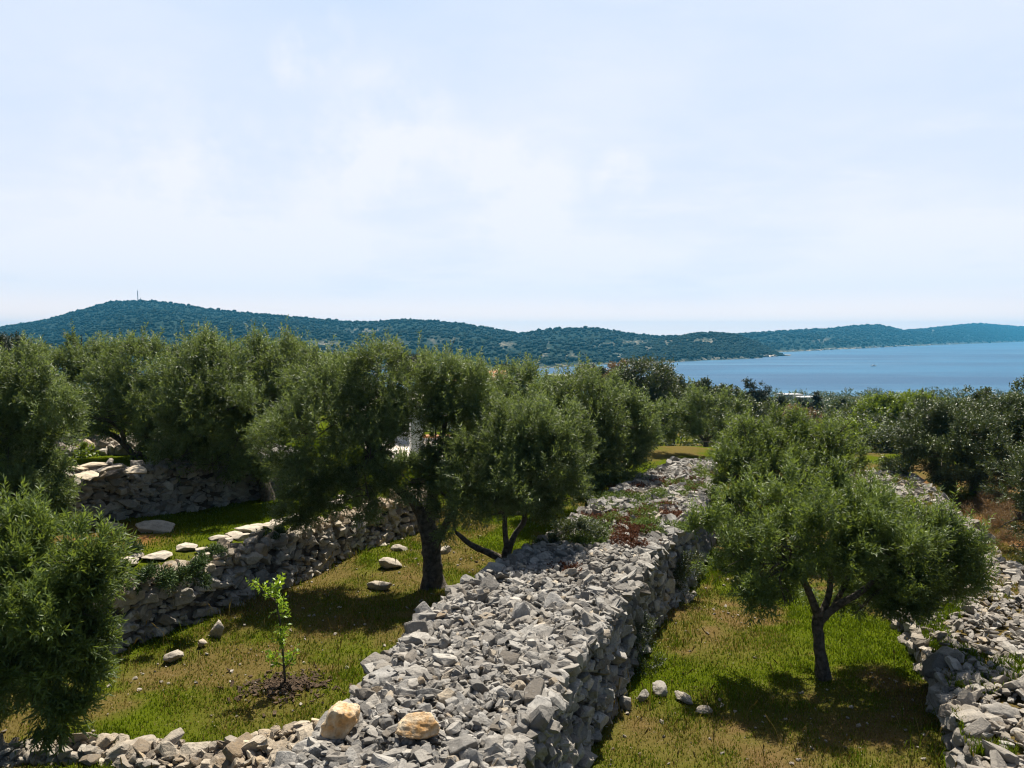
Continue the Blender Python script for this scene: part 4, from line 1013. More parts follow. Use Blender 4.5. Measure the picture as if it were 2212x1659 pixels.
# right side
Yb = 17.6
tree('olive_tree', 'bushy olive behind the right-field olive, its crown brushing the wide wall', 'olive tree', np.array([(1690 - 1106) / F * Yb, Yb, ZR]),
     lobes_px([(1615, 970, 72, 45, .2), (1700, 955, 80, 42, .4), (1785, 970, 72, 48, .3), (1825, 1015, 48, 45, 0), (1590, 1025, 58, 55, -.3), (1670, 1030, 85, 55, -.5), (1760, 1035, 80, 48, -.4), (1575, 1085, 44, 56, -.2), (1650, 1090, 70, 45, -.3), (1640, 940, 45, 22, .6), (1740, 1095, 70, 45, -.2), (1730, 930, 40, 18, .4)], Yb, .8),
     [[W(1690, 1215, Yb, .13), W(1688, 1140, Yb, .1), W(1690, 1080, Yb, .07)]], 7600, 51, 'olive_green', nl=11, spires=.09, L=0.21, leaf=0.0840, width=0.0211, hole=-0.38)
Yb = G(2115, 1068, -5.0)[1]
tree('olive_tree', 'large dark olive with a stout trunk beyond the right rubble bank', 'olive tree', G(2115, 1070, -5.0),
     lobes_px([(1985, 942, 62, 46, .3), (2060, 912, 76, 36, .4), (2150, 912, 76, 38, .4), (2030, 988, 80, 48, -.5), (2130, 975, 85, 56, -.8), (1950, 990, 42, 40, .2), (2215, 955, 62, 60, 0), (2090, 945, 90, 50, -.3), (2010, 895, 26, 18, .3), (2200, 1010, 50, 40, -.2), (2070, 1015, 50, 30, -.4), (2180, 895, 44, 20, .5), (2260, 915, 60, 44, .2)], Yb, .8),
     [[W(2112, 1085, Yb, .30), W(2115, 1050, Yb, .24), W(2120, 1010, Yb, .2)], [W(2118, 1020, Yb, .14), W(2085, 985, Yb, .09), W(2050, 950, Yb, .05)], [W(2120, 1020, Yb, .14), W(2160, 985, Yb, .09), W(2190, 940, Yb, .05)]],
     9828, 52, 'olive_dark', nl=10, spires=.09, L=0.24, leaf=0.0984, width=0.0290, hole=-0.37)
Yb = 15.5
tree('olive_tree', 'olive cut off by the right edge, leaning over the brown grass', 'olive tree', np.array([(2300 - 1106) / F * Yb, Yb, -5.0]),
     lobes_px([(2235, 1050, 60, 58, 0), (2205, 1120, 40, 52, -.1), (2265, 1140, 70, 70, 0), (2320, 1060, 80, 80, .2), (2240, 1190, 44, 30, -.1)], Yb, .9),
     [[W(2300, 1290, Yb, .14), W(2295, 1200, Yb, .11), W(2285, 1130, Yb, .07)]], 3400, 53, 'olive_dark', nl=11, spires=.09, L=0.2, leaf=0.0816, width=0.0198)
Yb = 30
tree('olive_tree', 'small airy olive with visible stems at the far end of the grass strip', 'olive tree', np.array([(1520 - 1106) / F * Yb, Yb, -4.75]),
     lobes_px([(1460, 900, 36, 30), (1515, 878, 52, 26), (1572, 898, 36, 32), (1500, 915, 40, 26, -.3), (1545, 920, 40, 24, -.3), (1435, 925, 22, 24), (1590, 925, 20, 20), (1480, 880, 30, 20)], Yb, .9),
     [[W(1524, 965, Yb, .10), W(1525, 945, Yb, .08), W(1530, 925, Yb, .05)], [W(1524, 955, Yb, .06), W(1498, 925, Yb, .04), W(1480, 905, Yb, .025)], [W(1525, 955, Yb, .06), W(1555, 920, Yb, .045), W(1570, 900, Yb, .025)]],
     2320, 54, nl=9, spires=.09, L=0.24, leaf=0.1080, width=0.0370, hole=-0.16)

# ---- woods and bushes on the slope to the sea
def wild(name, label, cat, spec, Yc, n, seed, mt, group=None, leaf=0.12, width=0.06, L=0.3, nl=7, hole=-0.3, base_u=None, r0=.12, depth=.9, **kw):
    lob = lobes_px(spec, Yc, depth, 1.0); cxy = np.mean([l[0] for l in lob], 0)
    lo = min(l[0][2] - l[1][2] for l in lob)
    bx = cxy[0] if base_u is None else (base_u - 1106) / F * Yc
    gz = float(height(bx, Yc)); top = cxy[2]
    n = int(n * 1.9); kw.setdefault('per', 16); kw.setdefault('cl', (.1, .02 * Yc)); kw.setdefault('inner', .3)
    trunk = [[(bx, Yc, gz - .2, r0), (bx + .05, Yc, (gz + top) / 2, r0 * .8), (cxy[0], Yc, top, r0 * .5)]]
    return tree(name, label, cat, (bx, Yc, gz), lob, trunk, n, seed, mt, group, leaf=leaf, width=width, L=L, nl=nl, hole=hole, twig=0.4, **kw)

wild('broadleaf_tree', 'dark broadleaf tree rising against the sea behind the wide silvery olive', 'tree', [(1390, 815, 58, 36), (1345, 845, 40, 36, .5), (1430, 850, 42, 36, .3), (1385, 865, 60, 42, -.5), (1360, 900, 46, 36), (1425, 895, 40, 36)], 40, 3600, 61, 'broad')
wild('broadleaf_tree', 'reddish half-bare treetop at the left of the dark tree by the sea', 'tree', [(1335, 798, 22, 14), (1322, 812, 14, 14)], 41.5, 160, 62, 'drybush', hole=-0.05)
wild('broadleaf_tree', 'dense dark tree just right of the tallest one by the sea', 'tree', [(1455, 838, 26, 24), (1470, 870, 34, 30), (1440, 875, 26, 26)], 44, 1500, 63, 'broad')
wild('pine_tree', 'lone pine sticking up above the slope before the sea', 'pine tree', [(1622, 830, 9, 9), (1640, 842, 20, 9), (1652, 848, 12, 5), (1632, 858, 20, 9), (1640, 875, 22, 12), (1630, 895, 30, 16)], 62, 900, 64, 'pine', leaf=.2, width=.05)
for k, (u, v, ru, rv, Y, n, mt, lab) in enumerate([
    (1515, 850, 24, 22, 50, 700, 'broad', 'dark bushy tree above the small airy olive'),
    (1570, 862, 44, 24, 55, 1000, 'broad', 'low dark hedge-like tree between the airy olive and the lone pine'),
    (1600, 905, 40, 34, 46, 1100, 'broad', 'dark bush right of the small airy olive'),
    (1665, 905, 46, 30, 50, 1100, 'broad', 'brown-green bush below the lone pine'),
    (1720, 915, 44, 30, 44, 900, 'drybush', 'browned scrub bush in the middle of the slope'),
    (1590, 950, 30, 26, 34, 700, 'broad', 'low shaded bush beside the bushy olive and the grass strip'),
    (1640, 940, 40, 26, 40, 800, 'broad', 'dark scrub directly behind the bushy olive'),
    (1790, 925, 44, 26, 48, 900, 'broad', 'dull green bush left of the bright lime one'),
    (1905, 895, 46, 34, 40, 1500, 'lime', 'bright lime-green bush standing out before the sea'),
    (1985, 880, 46, 22, 43, 1100, 'lime', 'lime-green bush top right of the brightest one'),
    (1850, 950, 56, 34, 36, 1400, 'lime', 'yellow-green bush low on the slope behind the bushy olive'),
    (1905, 975, 44, 36, 34, 1100, 'broad', 'dark green bush above the far end of the right bank'),
    (1890, 935, 44, 30, 37, 1000, 'broad', 'shadowed bush under the bright lime one'),
    (1845, 890, 40, 18, 70, 600, 'broad', 'round bush on the shore slope left of the lime bush'),
    (2120, 872, 30, 30, 38, 420, 'broad', 'thin-topped shrub poking above the large dark olive'),
    (2215, 862, 26, 36, 36, 500, 'broad', 'dark tree cut by the right edge before the water')]):
    sp = [(u, v, ru, rv), (u - ru * .6, v + rv * .35, ru * .55, rv * .6, .4), (u + ru * .6, v + rv * .3, ru * .55, rv * .65, -.4), (u + ru * .1, v - rv * .45, ru * .5, rv * .5, .3), (u - ru * .1, v + rv * .9, ru * .9, rv * .7, -.3)]
    wild('shrub', lab, 'shrub', sp, Y, n, 70 + k, mt, leaf=0.055 * Y / 22 + .03, width=0.03 * Y / 22 + .015, hole=-0.22)
# slim cypress-like trees on the slope
for k, (u, vt, vb, w_, Y, lab) in enumerate([
    (1765, 852, 905, 11, 75, 'slim dark cypress highest before the sea on the slope'),
    (1728, 868, 905, 8, 80, 'thin cypress left of the highest one'),
    (1742, 872, 905, 7, 82, 'shortest thin cypress close left of the highest one'),
    (1690, 868, 935, 14, 60, 'broad brownish cypress in the middle of the slope'),
    (1820, 868, 905, 8, 78, 'thin cypress left of the lime bush'),
    (1262, 792, 830, 12, 60, 'dark cypress tip on the left before the bay, behind the olives'),
    (1275, 794, 830, 10, 61, 'second dark cypress tip close to the first behind the olives'),
    (1302, 797, 830, 14, 63, 'small dark conifer right of the two cypress tips')]):
    hgt = vb - vt
    sp = [(u, vt + hgt * (.12 + .2 * q), w_ * (.35 + .2 * q), hgt * .16) for q in range(5)]
    wild('cypress_tree', lab, 'cypress', sp, Y, 420, 95 + k, 'pine', leaf=.22, width=.08, L=.35, hole=-0.5)
# dark trees that look over the olives on the left
for k, (u, v, ru, rv, Y, n, mt, lab) in enumerate([
    (20, 765, 40, 30, 34, 1500, 'pine', 'dark conifer above the olives in the far left corner'),
    (685, 795, 34, 18, 36, 800, 'lime', 'yellow-green treetop between the left olives and the big old one'),
    (730, 792, 34, 18, 38, 800, 'pine', 'dark spiky treetop right of the yellow-green one'),
    (770, 790, 26, 20, 39, 600, 'pine', 'dark treetop left of the peak of the big old olive'),
    (885, 785, 30, 16, 40, 600, 'pine', 'dark pointed treetop right of the peak of the big old olive'),
    (1085, 805, 14, 12, 55, 220, 'pine', 'tiny round dark treetop beside the terracotta roof')]):
    sp = [(u, v, ru, rv), (u - ru * .7, v + rv * .4, ru * .5, rv * .7, .4), (u + ru * .7, v + rv * .4, ru * .5, rv * .7, -.4), (u + ru * .2, v - rv * .5, ru * .3, rv * .6), (u - ru * .4, v - rv * .3, ru * .3, rv * .6), (u, v + rv * 1.5, ru, rv * 1.2)]
    wild('conifer_tree' if mt == 'pine' else 'broadleaf_tree', lab, 'tree', sp, Y, n, 110 + k, mt, leaf=.14, width=.05, hole=-0.2)

# the rest of the slope reads as one mass of scrub
def scrub():
    r = np.random.default_rng(33); n = 2600
    y = 34 + 290 * r.random(n) ** 1.35; x = r.uniform(-0.75, 0.95, n) * y + 3
    z = height(x, y); s = r.uniform(0.6, 1.3, n) * (1 + y / 320)
    ok = (z > SEA + 0.4) & ~((x / y > -0.25) & (x / y < 0.13) & (y > 300))
    x, y, z, s = x[ok], y[ok], z[ok], s[ok]
    lob = [(np.array([a, b, c + q * .45]), np.array([q, q, q * e])) for a, b, c, q, e in zip(x, y, z, s, r.uniform(.6, 1.0, len(x)))]
    Vs, Fs, rn, off = [], [], [], 0
    for lo, hi, num, lf in ((30, 60, 60, .13), (60, 120, 42, .26), (120, 400, 26, .55)):
        L_ = [l for l in lob if lo <= l[0][1] < hi]
        if not L_: continue
        p, d = sprays(L_, num * len(L_), r, hole=-0.4, inner=0.6, hs=0.7, per=0)
        V, Fq, q = leaves(p, d, r, 6, lf * 2, lf, lf * .5)
        tintv = np.repeat(np.clip(0.5 + 1.1 * fb2(p[:, 0], p[:, 1], 0.16, 2, 3), 0, 1), 6)
        Vs.append(V); Fs.append(Fq + off); off += len(V); rn.append(np.clip(0.5 * q + 0.6 * tintv - .05, 0, 1))
    o = obj('scrub', mesh('scrub', np.concatenate(Vs), np.concatenate(Fs), M['broad'], False, {'rnd': np.concatenate(rn)}))
    tag(o, 'dull green evergreen scrub covering the slope down to the sea', 'scrub', kind='stuff')
scrub()

# ---- small plants
def shoot_plant(name, label, cat, base, stems, mt, nl, leaf, width, seed, spread=.8, group=None, part='leaves'):
    t = thing(name, label, cat, tuple(base), group); r = np.random.default_rng(seed)
    b = MB(); c = MB()
    for pts, rad in stems:
        V, Fc = tube(pts, rad, 6, 0.05, seed); b.add(V - np.asarray(base), Fc)
    obj('stem', b.build('stem', M['bark'], True), t)
    pp, dd = [], []
    for pts, rad in stems:
        q = resample(pts, 14)
        for a, e in zip(q[2:-1], q[3:]):
            for _ in range(2):
                pp.append(a); dd.append(unit(e - a + r.normal(0, .9, 3) * np.linalg.norm(e - a)))
        pp.append(q[-1]); dd.append(unit(q[-1] - q[-2]))
    V, Fq, rnd = leaves(np.array(pp), np.array(dd), r, nl, leaf * 1.5, leaf, width, spread)
    top = (V.reshape(-1, 4, 3).mean(1)[:, 2] - base[2]); rnd = np.clip(rnd * .5 + 0.5 * sstep(.5, 1.3, top) , 0, 1)
    obj(part, mesh(part, V - np.asarray(base), Fq, M[mt], False, {'rnd': rnd}), t)
    return t
Yb = G(617, 1482, ZL)[1]; B = G(617, 1482, ZL)
q = lambda u, v, dy=0: P(u, v, Yb + dy)
shoot_plant('sapling', 'young citrus sapling with bright yellow-green top leaves in the middle field', 'sapling', B,
            [([B, q(612, 1420), q(606, 1350), q(596, 1300), q(590, 1270)], [.020, .016, .013, .010, .006]),
             ([q(596, 1300), q(575, 1280), q(555, 1262), q(545, 1258)], [.010, .008, .006, .004]),
             ([q(592, 1285), q(600, 1262, -.05), q(605, 1252, -.1)], [.009, .007, .004]),
             ([q(604, 1340), q(612, 1320, .1), q(607, 1295, .1)], [.008, .006, .004]),
             ([q(612, 1400), q(600, 1375, -.1), q(612, 1360, -.1)], [.008, .006, .004]),
             ([q(614, 1440), q(597, 1428), q(585, 1415)], [.008, .006, .004]), ([q(614, 1445), q(630, 1425), q(635, 1410)], [.008, .006, .004])],
            'sap', 4, 0.058, 0.027, 201)
b = MB(); r = np.random.default_rng(5)
for _ in range(420):
    a, q_ = r.uniform(0, 6.283), abs(r.normal(0, .30))
    x, y = B[0] + math.cos(a) * q_ * 1.15, B[1] + math.sin(a) * q_ * .9
    s = r.uniform(.02, .06); V, Fc = box((0, 0, 0), s * 1.6, s * .7, .012, r.uniform(0, 6.28))
    R = rotm(np.array([r.normal(0, .35)]), np.array([r.normal(0, .35)]), np.array([0.]))[0]
    b.add(V @ R.T + np.array([x, y, float(height(np.array([x]), np.array([y]))[0]) + .02 + .03 * r.random() * math.exp(-q_ * 4)]), Fc)
tag(obj('mulch', b.build('mulch', M['soil'])), 'dark mulch and bark chips scattered round the foot of the sapling', 'mulch', kind='stuff')

def tuft(name, label, cat, c, rad, n, mt, seed, nl=8, L=.16, leaf=.09, width=.018, up=.9, group=None, hole=-.4, kind=None, **kw):
    c = np.asarray(c, float); rad = np.asarray(rad, float)
    o = obj(name, crown_mesh(name, [(c + np.array([0, 0, rad[2] * .5]), rad)], n, seed, mt, c, nl=nl, L=L, leaf=leaf, width=width, up=up, hole=hole, inner=.2, **kw), loc=tuple(c))
    return tag(o, label, cat, group, kind)
g = lambda u, v, z: G(u, v, z)
tuft('succulent_plant', 'dark pointed succulent spilling over the near part of the retaining wall, left clump', 'plant', g(330, 1262, -3.66), (.34, .24, .15), 230, 'succ', 301, leaf=.075, L=.11)
tuft('succulent_plant', 'dark pointed succulent hanging down the retaining wall above the cream stone, right clump', 'plant', g(405, 1252, -3.66), (.34, .24, .15), 230, 'succ', 302, leaf=.075, L=.11)
tuft('cushion_plant', 'round dark green cushion plant on top of the retaining wall', 'plant', g(466, 1207, -3.68), (.19, .17, .13), 420, 'succ', 303, leaf=.04, width=.012, L=.07)
tuft('cushion_plant', 'flat green plant on the retaining wall top near the trunk side', 'plant', g(590, 1168, -3.68), (.3, .2, .10), 420, 'succ', 304, leaf=.05, width=.014, L=.08)
tuft('leafy_plant', 'pale lettuce-green plant behind the slabs of the terrace corner', 'plant', g(180, 985, -2.9), (.24, .2, .16), 60, 'lime', 305, leaf=.10, width=.06, nl=6)
tuft('leafy_plant', 'pale lettuce-green plant right of the terrace corner slabs', 'plant', g(312, 990, -2.9), (.24, .2, .2), 55, 'lime', 306, leaf=.10, width=.06, nl=6)
tuft('shrub', 'wispy dark shrub growing at the foot of the wide wall', 'shrub', g(1395, 1440, ZR), (.22, .24, .42), 620, 'broad', 307, leaf=.045, width=.014, L=.16, hole=-.2)
tuft('shrub', 'second wispy shrub at the wall foot, farther along and higher', 'shrub', g(1478, 1262, ZR + .25), (.22, .3, .5), 560, 'broad', 308, leaf=.05, width=.018, L=.16, hole=-.2)
tuft('shrub', 'dark prickly shrub on the left edge of the wide wall behind the double trunk', 'shrub', g(1255, 1165, ZC), (.42, .4, .16), 700, 'broad', 309, leaf=.05, width=.02, L=.13)
tuft('shrub', 'second dark shrub on the wide wall edge, nearer the double trunk', 'shrub', g(1180, 1185, ZC - .1), (.24, .3, .14), 300, 'broad', 310, leaf=.05, width=.02, L=.12)
tuft('shrub', 'round yellow-green bush left of the stout olive trunk on the right', 'shrub', g(2060, 1068, -5), (.62, .5, .5), 700, 'lime', 311, leaf=.07, width=.03, L=.16)
tuft('shrub', 'brown withered bush right of the stout olive trunk on the right', 'shrub', g(2168, 1075, -5), (.6, .5, .5), 600, 'drybush', 312, leaf=.08, width=.02, L=.2)
for k, (u, v, s) in enumerate([(2110, 1135, .5), (2150, 1160, .45), (2185, 1190, .4), (2200, 1145, .5), (2130, 1105, .5), (2165, 1120, .45)]):
    tuft('withered_weed', 'rusty withered weeds in the brown ground beyond the right bank', 'weed', g(u, v, -5), (s, s, .25), 260, 'drybush', 320 + k, leaf=.10, width=.012, L=.2, group='withered weeds beyond the right bank')
tuft('succulent_plant', 'small green shrub in the shade at the near end of the retaining wall', 'plant', g(250, 1215, ZU), (.4, .3, .2), 200, 'succ', 313)

# creeping plants over the far half of the wide wall
def creeper(name, label, spots, mt, seed, dens=1.0):
    r = np.random.default_rng(seed); lob = []
    for u, v, s in spots:
        for _ in range(9):
            c = G(u + r.normal(0, 22 * s), v + r.normal(0, 7 * s), ZC + .02)
            lob.append((c, np.array([.17, .17, .035]) * r.uniform(.4, 1.5) * (dens ** .7)))
    me = crown_mesh(name, lob, int(60 * len(lob) * dens), seed, mt, np.zeros(3), nl=6, L=.09, leaf=.046, width=.022, hole=-.3, inner=.1, per=0, up=1.6)
    tag(obj(name, me), label, 'creeper', kind='stuff')
creeper('green_creeper', 'low green creeping plants on top of the far half of the wide wall', [(1330, 1110, 1.3), (1400, 1095, 1.2), (1300, 1140, 1.2), (1440, 1075, 1), (1480, 1045, .8), (1390, 1130, 1.2), (1420, 1150, 1), (1350, 1075, 1), (1270, 1165, 1), (1510, 1060, .6)], 'creep', 341)
creeper('red_creeper', 'rust-red creeping plants on top of the far half of the wide wall', [(1350, 1125, 1.1), (1380, 1150, .9), (1310, 1120, .9), (1430, 1100, .9), (1365, 1060, 1), (1420, 1050, 1), (1490, 1050, .9), (1510, 1035, .8), (1350, 1165, .8), (1460, 1120, .8), (1230, 1235, .5), (1400, 1180, .5)], 'red', 342, .6)
# ------------------------------------------------------------------ buildings, mast, boats
def part(name, pieces, mt, parent, org, smooth=False):
    b = MB()
    for V, Fc in pieces: b.add(V - np.asarray(org), Fc)
    return obj(name, b.build(name, M[mt], smooth), parent)

# pale paving round the pillar
pv = P(890, 970, 25.5); V, Fq = [], []
xs, ys = np.linspace(pv[0] - 1.2, pv[0] + 1.4, 24), np.linspace(23.2, 28.5, 24)
XX, YY = np.meshgrid(xs, ys); ZZ = height(XX, YY) + .06
ii = (np.arange(23)[:, None] * 24 + np.arange(23)[None, :])
tag(obj('paving', mesh('paving', np.stack([XX, YY, ZZ], -1).reshape(-1, 3), np.stack([ii, ii + 1, ii + 25, ii + 24], -1).reshape(-1, 4), M['cream'], True)), kind='structure')
# white pillar seen through the big olive
Yp = 24.0; c = P(899, 950, Yp); gz = float(height(c[0], Yp)); pw = 30 / F * Yp
t = thing('pillar', 'white square pillar standing behind the crown of the big old olive', 'pillar', (c[0], Yp, gz))
topz = P(899, 888, Yp)[2]
part('shaft', [box((c[0], Yp, (gz + topz) / 2), pw * .86, pw * .8, topz - gz, 0.32)], 'white', t, (c[0], Yp, gz))
part('cap', [box((c[0], Yp, topz + .05), pw * 1.0, pw * .95, .10, 0.32)], 'white', t, (c[0], Yp, gz))

def house(name, label, c, sx, sy, h, rz, wall, roof, rise, wins=(), over=.35, ribs=0):
    x, y, z = c; t = thing(name, label, 'house', (x, y, z))
    t.rotation_euler = (0, 0, rz)
    def p_(nm, pieces, mt, par=t):
        b = MB()
        for V, Fc in pieces: b.add(V, Fc)
        return obj(nm, b.build(nm, M[mt]), par)
    p_('wall', [box((0, 0, h / 2), sx, sy, h)], wall)
    if rise > 0:
        X_, Y_ = sx / 2 + over, sy / 2 + over
        V = np.array([[-X_, -Y_, h], [X_, -Y_, h], [X_, Y_, h], [-X_, Y_, h], [-X_, 0, h + rise], [X_, 0, h + rise],
                      [-X_, -Y_, h + .14], [X_, -Y_, h + .14], [X_, Y_, h + .14], [-X_, Y_, h + .14], [-X_, 0, h + rise + .14], [X_, 0, h + rise + .14]])
        b = MB(); b.add(V, np.array([[6, 7, 11, 10], [8, 9, 10, 11], [0, 4, 5, 1], [2, 5, 4, 3], [0, 1, 7, 6], [2, 3, 9, 8]])); b.add(V * 1.0, np.array([[0, 6, 10, 4], [4, 10, 9, 3], [1, 5, 11, 7], [5, 2, 8, 11]]))
        n = ribs
        for q in range(n):
            xx = -X_ + (q + .5) * 2 * X_ / n
            for sgn in (-1, 1):
                V2 = np.array([[xx - .05, sgn * Y_, h + .143], [xx + .05, sgn * Y_, h + .143], [xx + .05, 0, h + rise + .143], [xx - .05, 0, h + rise + .143], [xx, sgn * Y_, h + .21], [xx, 0, h + rise + .21]])
                b.add(V2, np.array([[0, 4, 5, 3], [4, 1, 2, 5]]))
        obj('roof', b.build('roof', M[roof]), t)
    else:
        p_('roof', [box((0, 0, h + .12), sx + 2 * over, sy + 2 * over, .24)], roof)
    for k, (wx, wz, ww, wh) in enumerate(wins):
        fr = p_('window', [box((wx, -sy / 2 - .02, wz), ww + .16, .06, wh + .16)], 'white')
        p_('pane', [box((wx, -sy / 2 - .06, wz), ww, .03, wh)], 'glass', fr)
    return t
def ground_house(u, v_top, Y, h, *a, name='house', label='', **kw):
    p = P(u, v_top, Y); gz = min(float(height(p[0], Y)), p[2] - h * .6) - .0
    return house(name, label, (p[0], Y, p[2] - h), *a, **kw)
# sunlit sheet-roofed shed and white terrace left of the pillar
def at(u, v, Y): return P(u, v, Y)
p = P(868, 930, 27); gz = float(height(p[0], 27))
house('shed', 'low cream shed with a ribbed roof glimpsed left of the white pillar', (p[0] - .5, 28, gz), 1.8, 2.6, max(.9, p[2] - gz - .35), .25, 'white', 'cream', .6, ((.5, .7, .4, .5),), .25, 12)
p = P(925, 945, 28); gz = float(height(p[0], 28))
t = thing('garden_wall', 'small white garden wall right of the white pillar behind the olives', 'garden wall', (p[0], 28, gz))
part('wall', [box((p[0] + .1, 28, (gz + p[2]) / 2), 1.3, .25, p[2] - gz)], 'white', t, (p[0], 28, gz)); part('coping', [box((p[0] + .1, 28, p[2] + .04), 1.4, .34, .08)], 'tile', t, (p[0], 28, gz))
def roof_house(u, v, Y, sx, sy, roof, rise, label, rz=0.1, wall='white', extra=.2):
    p = P(u, v, Y); gz = float(height(p[0], Y)); h = p[2] - gz - rise - extra
    house('house', label, (p[0], Y, gz), sx, sy, max(h, 2.0), rz, wall, roof, rise, ((-sx * .25, 1.5, .9, 1.1), (sx * .25, 1.5, .9, 1.1)), .4, 0 if rise == 0 else 26)
roof_house(1030, 798, 52, 3.6, 5, 'tile', .55, 'house with a low terracotta tile roof just above the middle olives', .05)
roof_house(1222, 811, 85, 2.4, 4, 'grey', 0, 'small house with a flat grey roof half hidden by olive shoots before the bay', .2, 'white')
roof_house(690, 814, 46, 1.6, 4, 'tile', .5, 'house of which a strip of pale roof shows between the left olives', .0)
roof_house(1740, 857, 250, 5.2, 5, 'grey', 0, 'concrete house with a flat pale roof near the shore, the right-hand one', .1, 'grey')
roof_house(1706, 851, 262, 6.0, 5, 'grey', 0, 'long flat pale-roofed house near the shore, left of the concrete one', .1, 'grey')

# mast on the far summit
def hill_top(u, v, Y): return P(u, v, Y)
p = P(298, 651, 1300)
t = thing('radio_mast', 'tall thin lattice mast on the summit of the left hill', 'mast', tuple(p))
mp_ = []
for sx_, sy_ in ((-1, -1), (1, -1), (1, 1), (-1, 1)):
    mp_.append(tube([(p[0] + sx_ * .55, p[1] + sy_ * .55, p[2] - 4), (p[0] + sx_ * .3, p[1] + sy_ * .3, p[2] + 17)], [.16, .13], 5))
for k in range(9):
    z0 = p[2] - 3 + k * 2.2; s0 = .55 - .027 * k
    for a, b_ in (((-1, -1), (1, -1)), ((1, -1), (1, 1)), ((1, 1), (-1, 1)), ((-1, 1), (-1, -1))):
        mp_.append(tube([(p[0] + a[0] * s0, p[1] + a[1] * s0, z0), (p[0] + b_[0] * s0, p[1] + b_[1] * s0, z0 + 2.2)], [.08, .08], 4))
part('tower', mp_, 'steel', t, p)
part('antenna', [tube([(p[0], p[1], p[2] + 16.5), (p[0], p[1], p[2] + 20.5)], [.12, .08], 5), box((p[0], p[1] - .5, p[2] + 12), .9, .5, 1.4)], 'steel', t, p)
p = P(304, 651, 1300)
t = thing('radio_mast', 'short second mast beside the tall one on the summit', 'mast', tuple(p))
part('tower', [tube([(p[0], p[1], p[2] - 4), (p[0], p[1], p[2] + 5.5)], [.28, .2], 6)], 'steel', t, p)
part('antenna', [box((p[0], p[1], p[2] + 5.2), 1.1, .6, 1.0)], 'steel', t, p)

# houses on the far slope
for u, v, Y, s, rf, lab in [(1110, 780, 690, 7, 'tile', 'tiny white house low on the hillside across the bay'), (1357, 767, 820, 7, 'tile', 'tiny house on the slope across the bay left of the headland'), (975, 786, 640, 6, 'tile', 'tiny red-roofed house across the bay above the olives')]:
    p = P(u, v, Y)
    house('house', lab, (p[0], Y, p[2] - 3), s, 6, 4.2, .2, 'white', rf, 1.6, ((-1.5, 2.6, 1, 1.2), (1.5, 2.6, 1, 1.2)), .4, 0)

# boats
def boat(label, u, v, length, rz, mt='white', cabin=True):
    p = G(u, v, SEA); t = thing('motorboat', label, 'boat', (p[0], p[1], SEA)); t.rotation_euler = (0, 0, rz)
    xs = np.linspace(-1, 1, 13); V, Fq = [], []
    for x in xs:
        wd = .34 * (1 - max(0, (x - .1) / .9) ** 2.2) * length / 2; dk = .16 * length * (.55 + .25 * max(x, 0) ** 2)
        V += [[x * length / 2, -wd, dk], [x * length / 2, -wd * .62, -.1], [x * length / 2, wd * .62, -.1], [x * length / 2, wd, dk]]
    for k in range(12):
        a = k * 4
        Fq += [[a, a + 4, a + 5, a + 1], [a + 1, a + 5, a + 6, a + 2], [a + 2, a + 6, a + 7, a + 3], [a + 3, a + 7, a + 4, a]]
    Fq += [[0, 1, 2, 3], [51, 50, 49, 48]]
    obj('hull', mesh('hull', np.array(V), np.array(Fq), M[mt]), t)
    if cabin:
        b = MB(); b.add(*box((-.02 * length, 0, .19 * length), .32 * length, .2 * length, .16 * length, 0, .75)); obj('cabin', b.build('cabin', M['white']), t)
        b = MB(); b.add(*box((.145 * length, 0, .20 * length), .03 * length, .17 * length, .09 * length, 0, .8)); obj('windscreen', b.build('windscreen', M['glass']), t)
    return t
boat('white motorboat on the water above the large dark olive at the right', 2143, 855, 6.5, 2.9)
boat('tiny dark boat alone in the middle of the open water', 1887, 791, 5.0, .1, 'grey')
boat('speedboat running along the far shore with a white wake', 1262, 797, 5.5, math.pi)
p = G(1264, 797.3, SEA)
n = 30; xs = np.linspace(2, 34, n); V = []
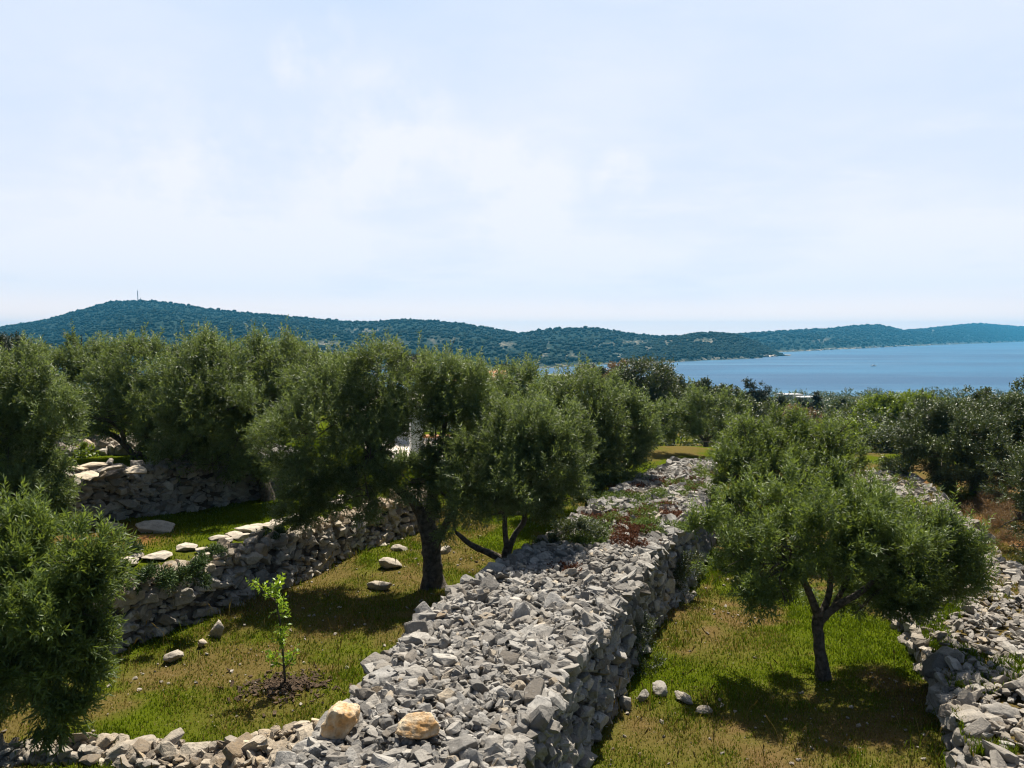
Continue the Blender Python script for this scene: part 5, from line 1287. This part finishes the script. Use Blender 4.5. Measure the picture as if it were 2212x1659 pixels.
for k, x in enumerate(xs):
    wv = .8 + .05 * x + .3 * math.sin(k * 2.1)
    for sx_ in (-1, -.4, .4, 1): V.append([p[0] + x, p[1] + sx_ * wv + .2 * math.sin(k), SEA + (.02 if abs(sx_) == 1 else .32 * (1 - x / 50) + .06 * math.sin(k * 1.7))])
i = (np.arange(n - 1)[:, None] * 4 + np.arange(3)[None, :]).reshape(-1)
tag(obj('wake_foam', mesh('wake_foam', np.array(V), np.stack([i, i + 4, i + 5, i + 1], -1), M['foam'], True)), 'white foam wake trailing behind the speedboat by the far shore', 'wake', kind='stuff')

# rocks along the far waterline
def shore_rocks():
    r = np.random.default_rng(77); n = 420
    u = np.concatenate([r.uniform(1130, 1640, 260), r.uniform(1640, 1700, 40), r.uniform(1720, 2212, 120)])
    v = np.interp(u, [1120, 1280, 1400, 1560, 1690, 1700.1, 1702, 1950, 2212], [798, 787.5, 783.5, 776, 768.6, 768, 760, 748, 737.3])
    D = -SEA * F / (v - 724.0); x = (u - 1106) / F * D
    s = r.uniform(1.0, 3.2, n) * D / 900; s = s * np.where((u > 1650) & (u < 1701), 1.5, 1)
    T = np.stack([x, D + r.uniform(-6, 10, n), SEA + 0.12 * s], -1)
    S3 = np.stack([s * 2.2, s * 1.4, s * r.uniform(.3, .6, n)], -1)
    me = stones_mesh('shore_rocks', T, S3, rotm(r.normal(0, .15, n), r.normal(0, .15, n), r.uniform(0, 6.28, n)), np.full(n, .45), ROCKL, r)
    tag(obj('shore_rocks', me), 'pale bare rock ledges along the far waterline', 'shore rock', kind='stuff')
shore_rocks()

# the air between here and the hills
hz, t = mat('haze')
v = t.n('ShaderNodeVolumePrincipled', {'Color': (0.10, 0.54, 0.94), 'Density': 0.00016, 'Anisotropy': 0.3})
t.n('ShaderNodeOutputMaterial', {'Volume': v.outputs[0]})
b = MB(); b.add(*box((0, 2450, 25), 12000, 5300, 114)); ho = obj('haze', b.build('haze', hz)); tag(ho, 'thin bluish sea haze over the bay', 'haze', kind='stuff')
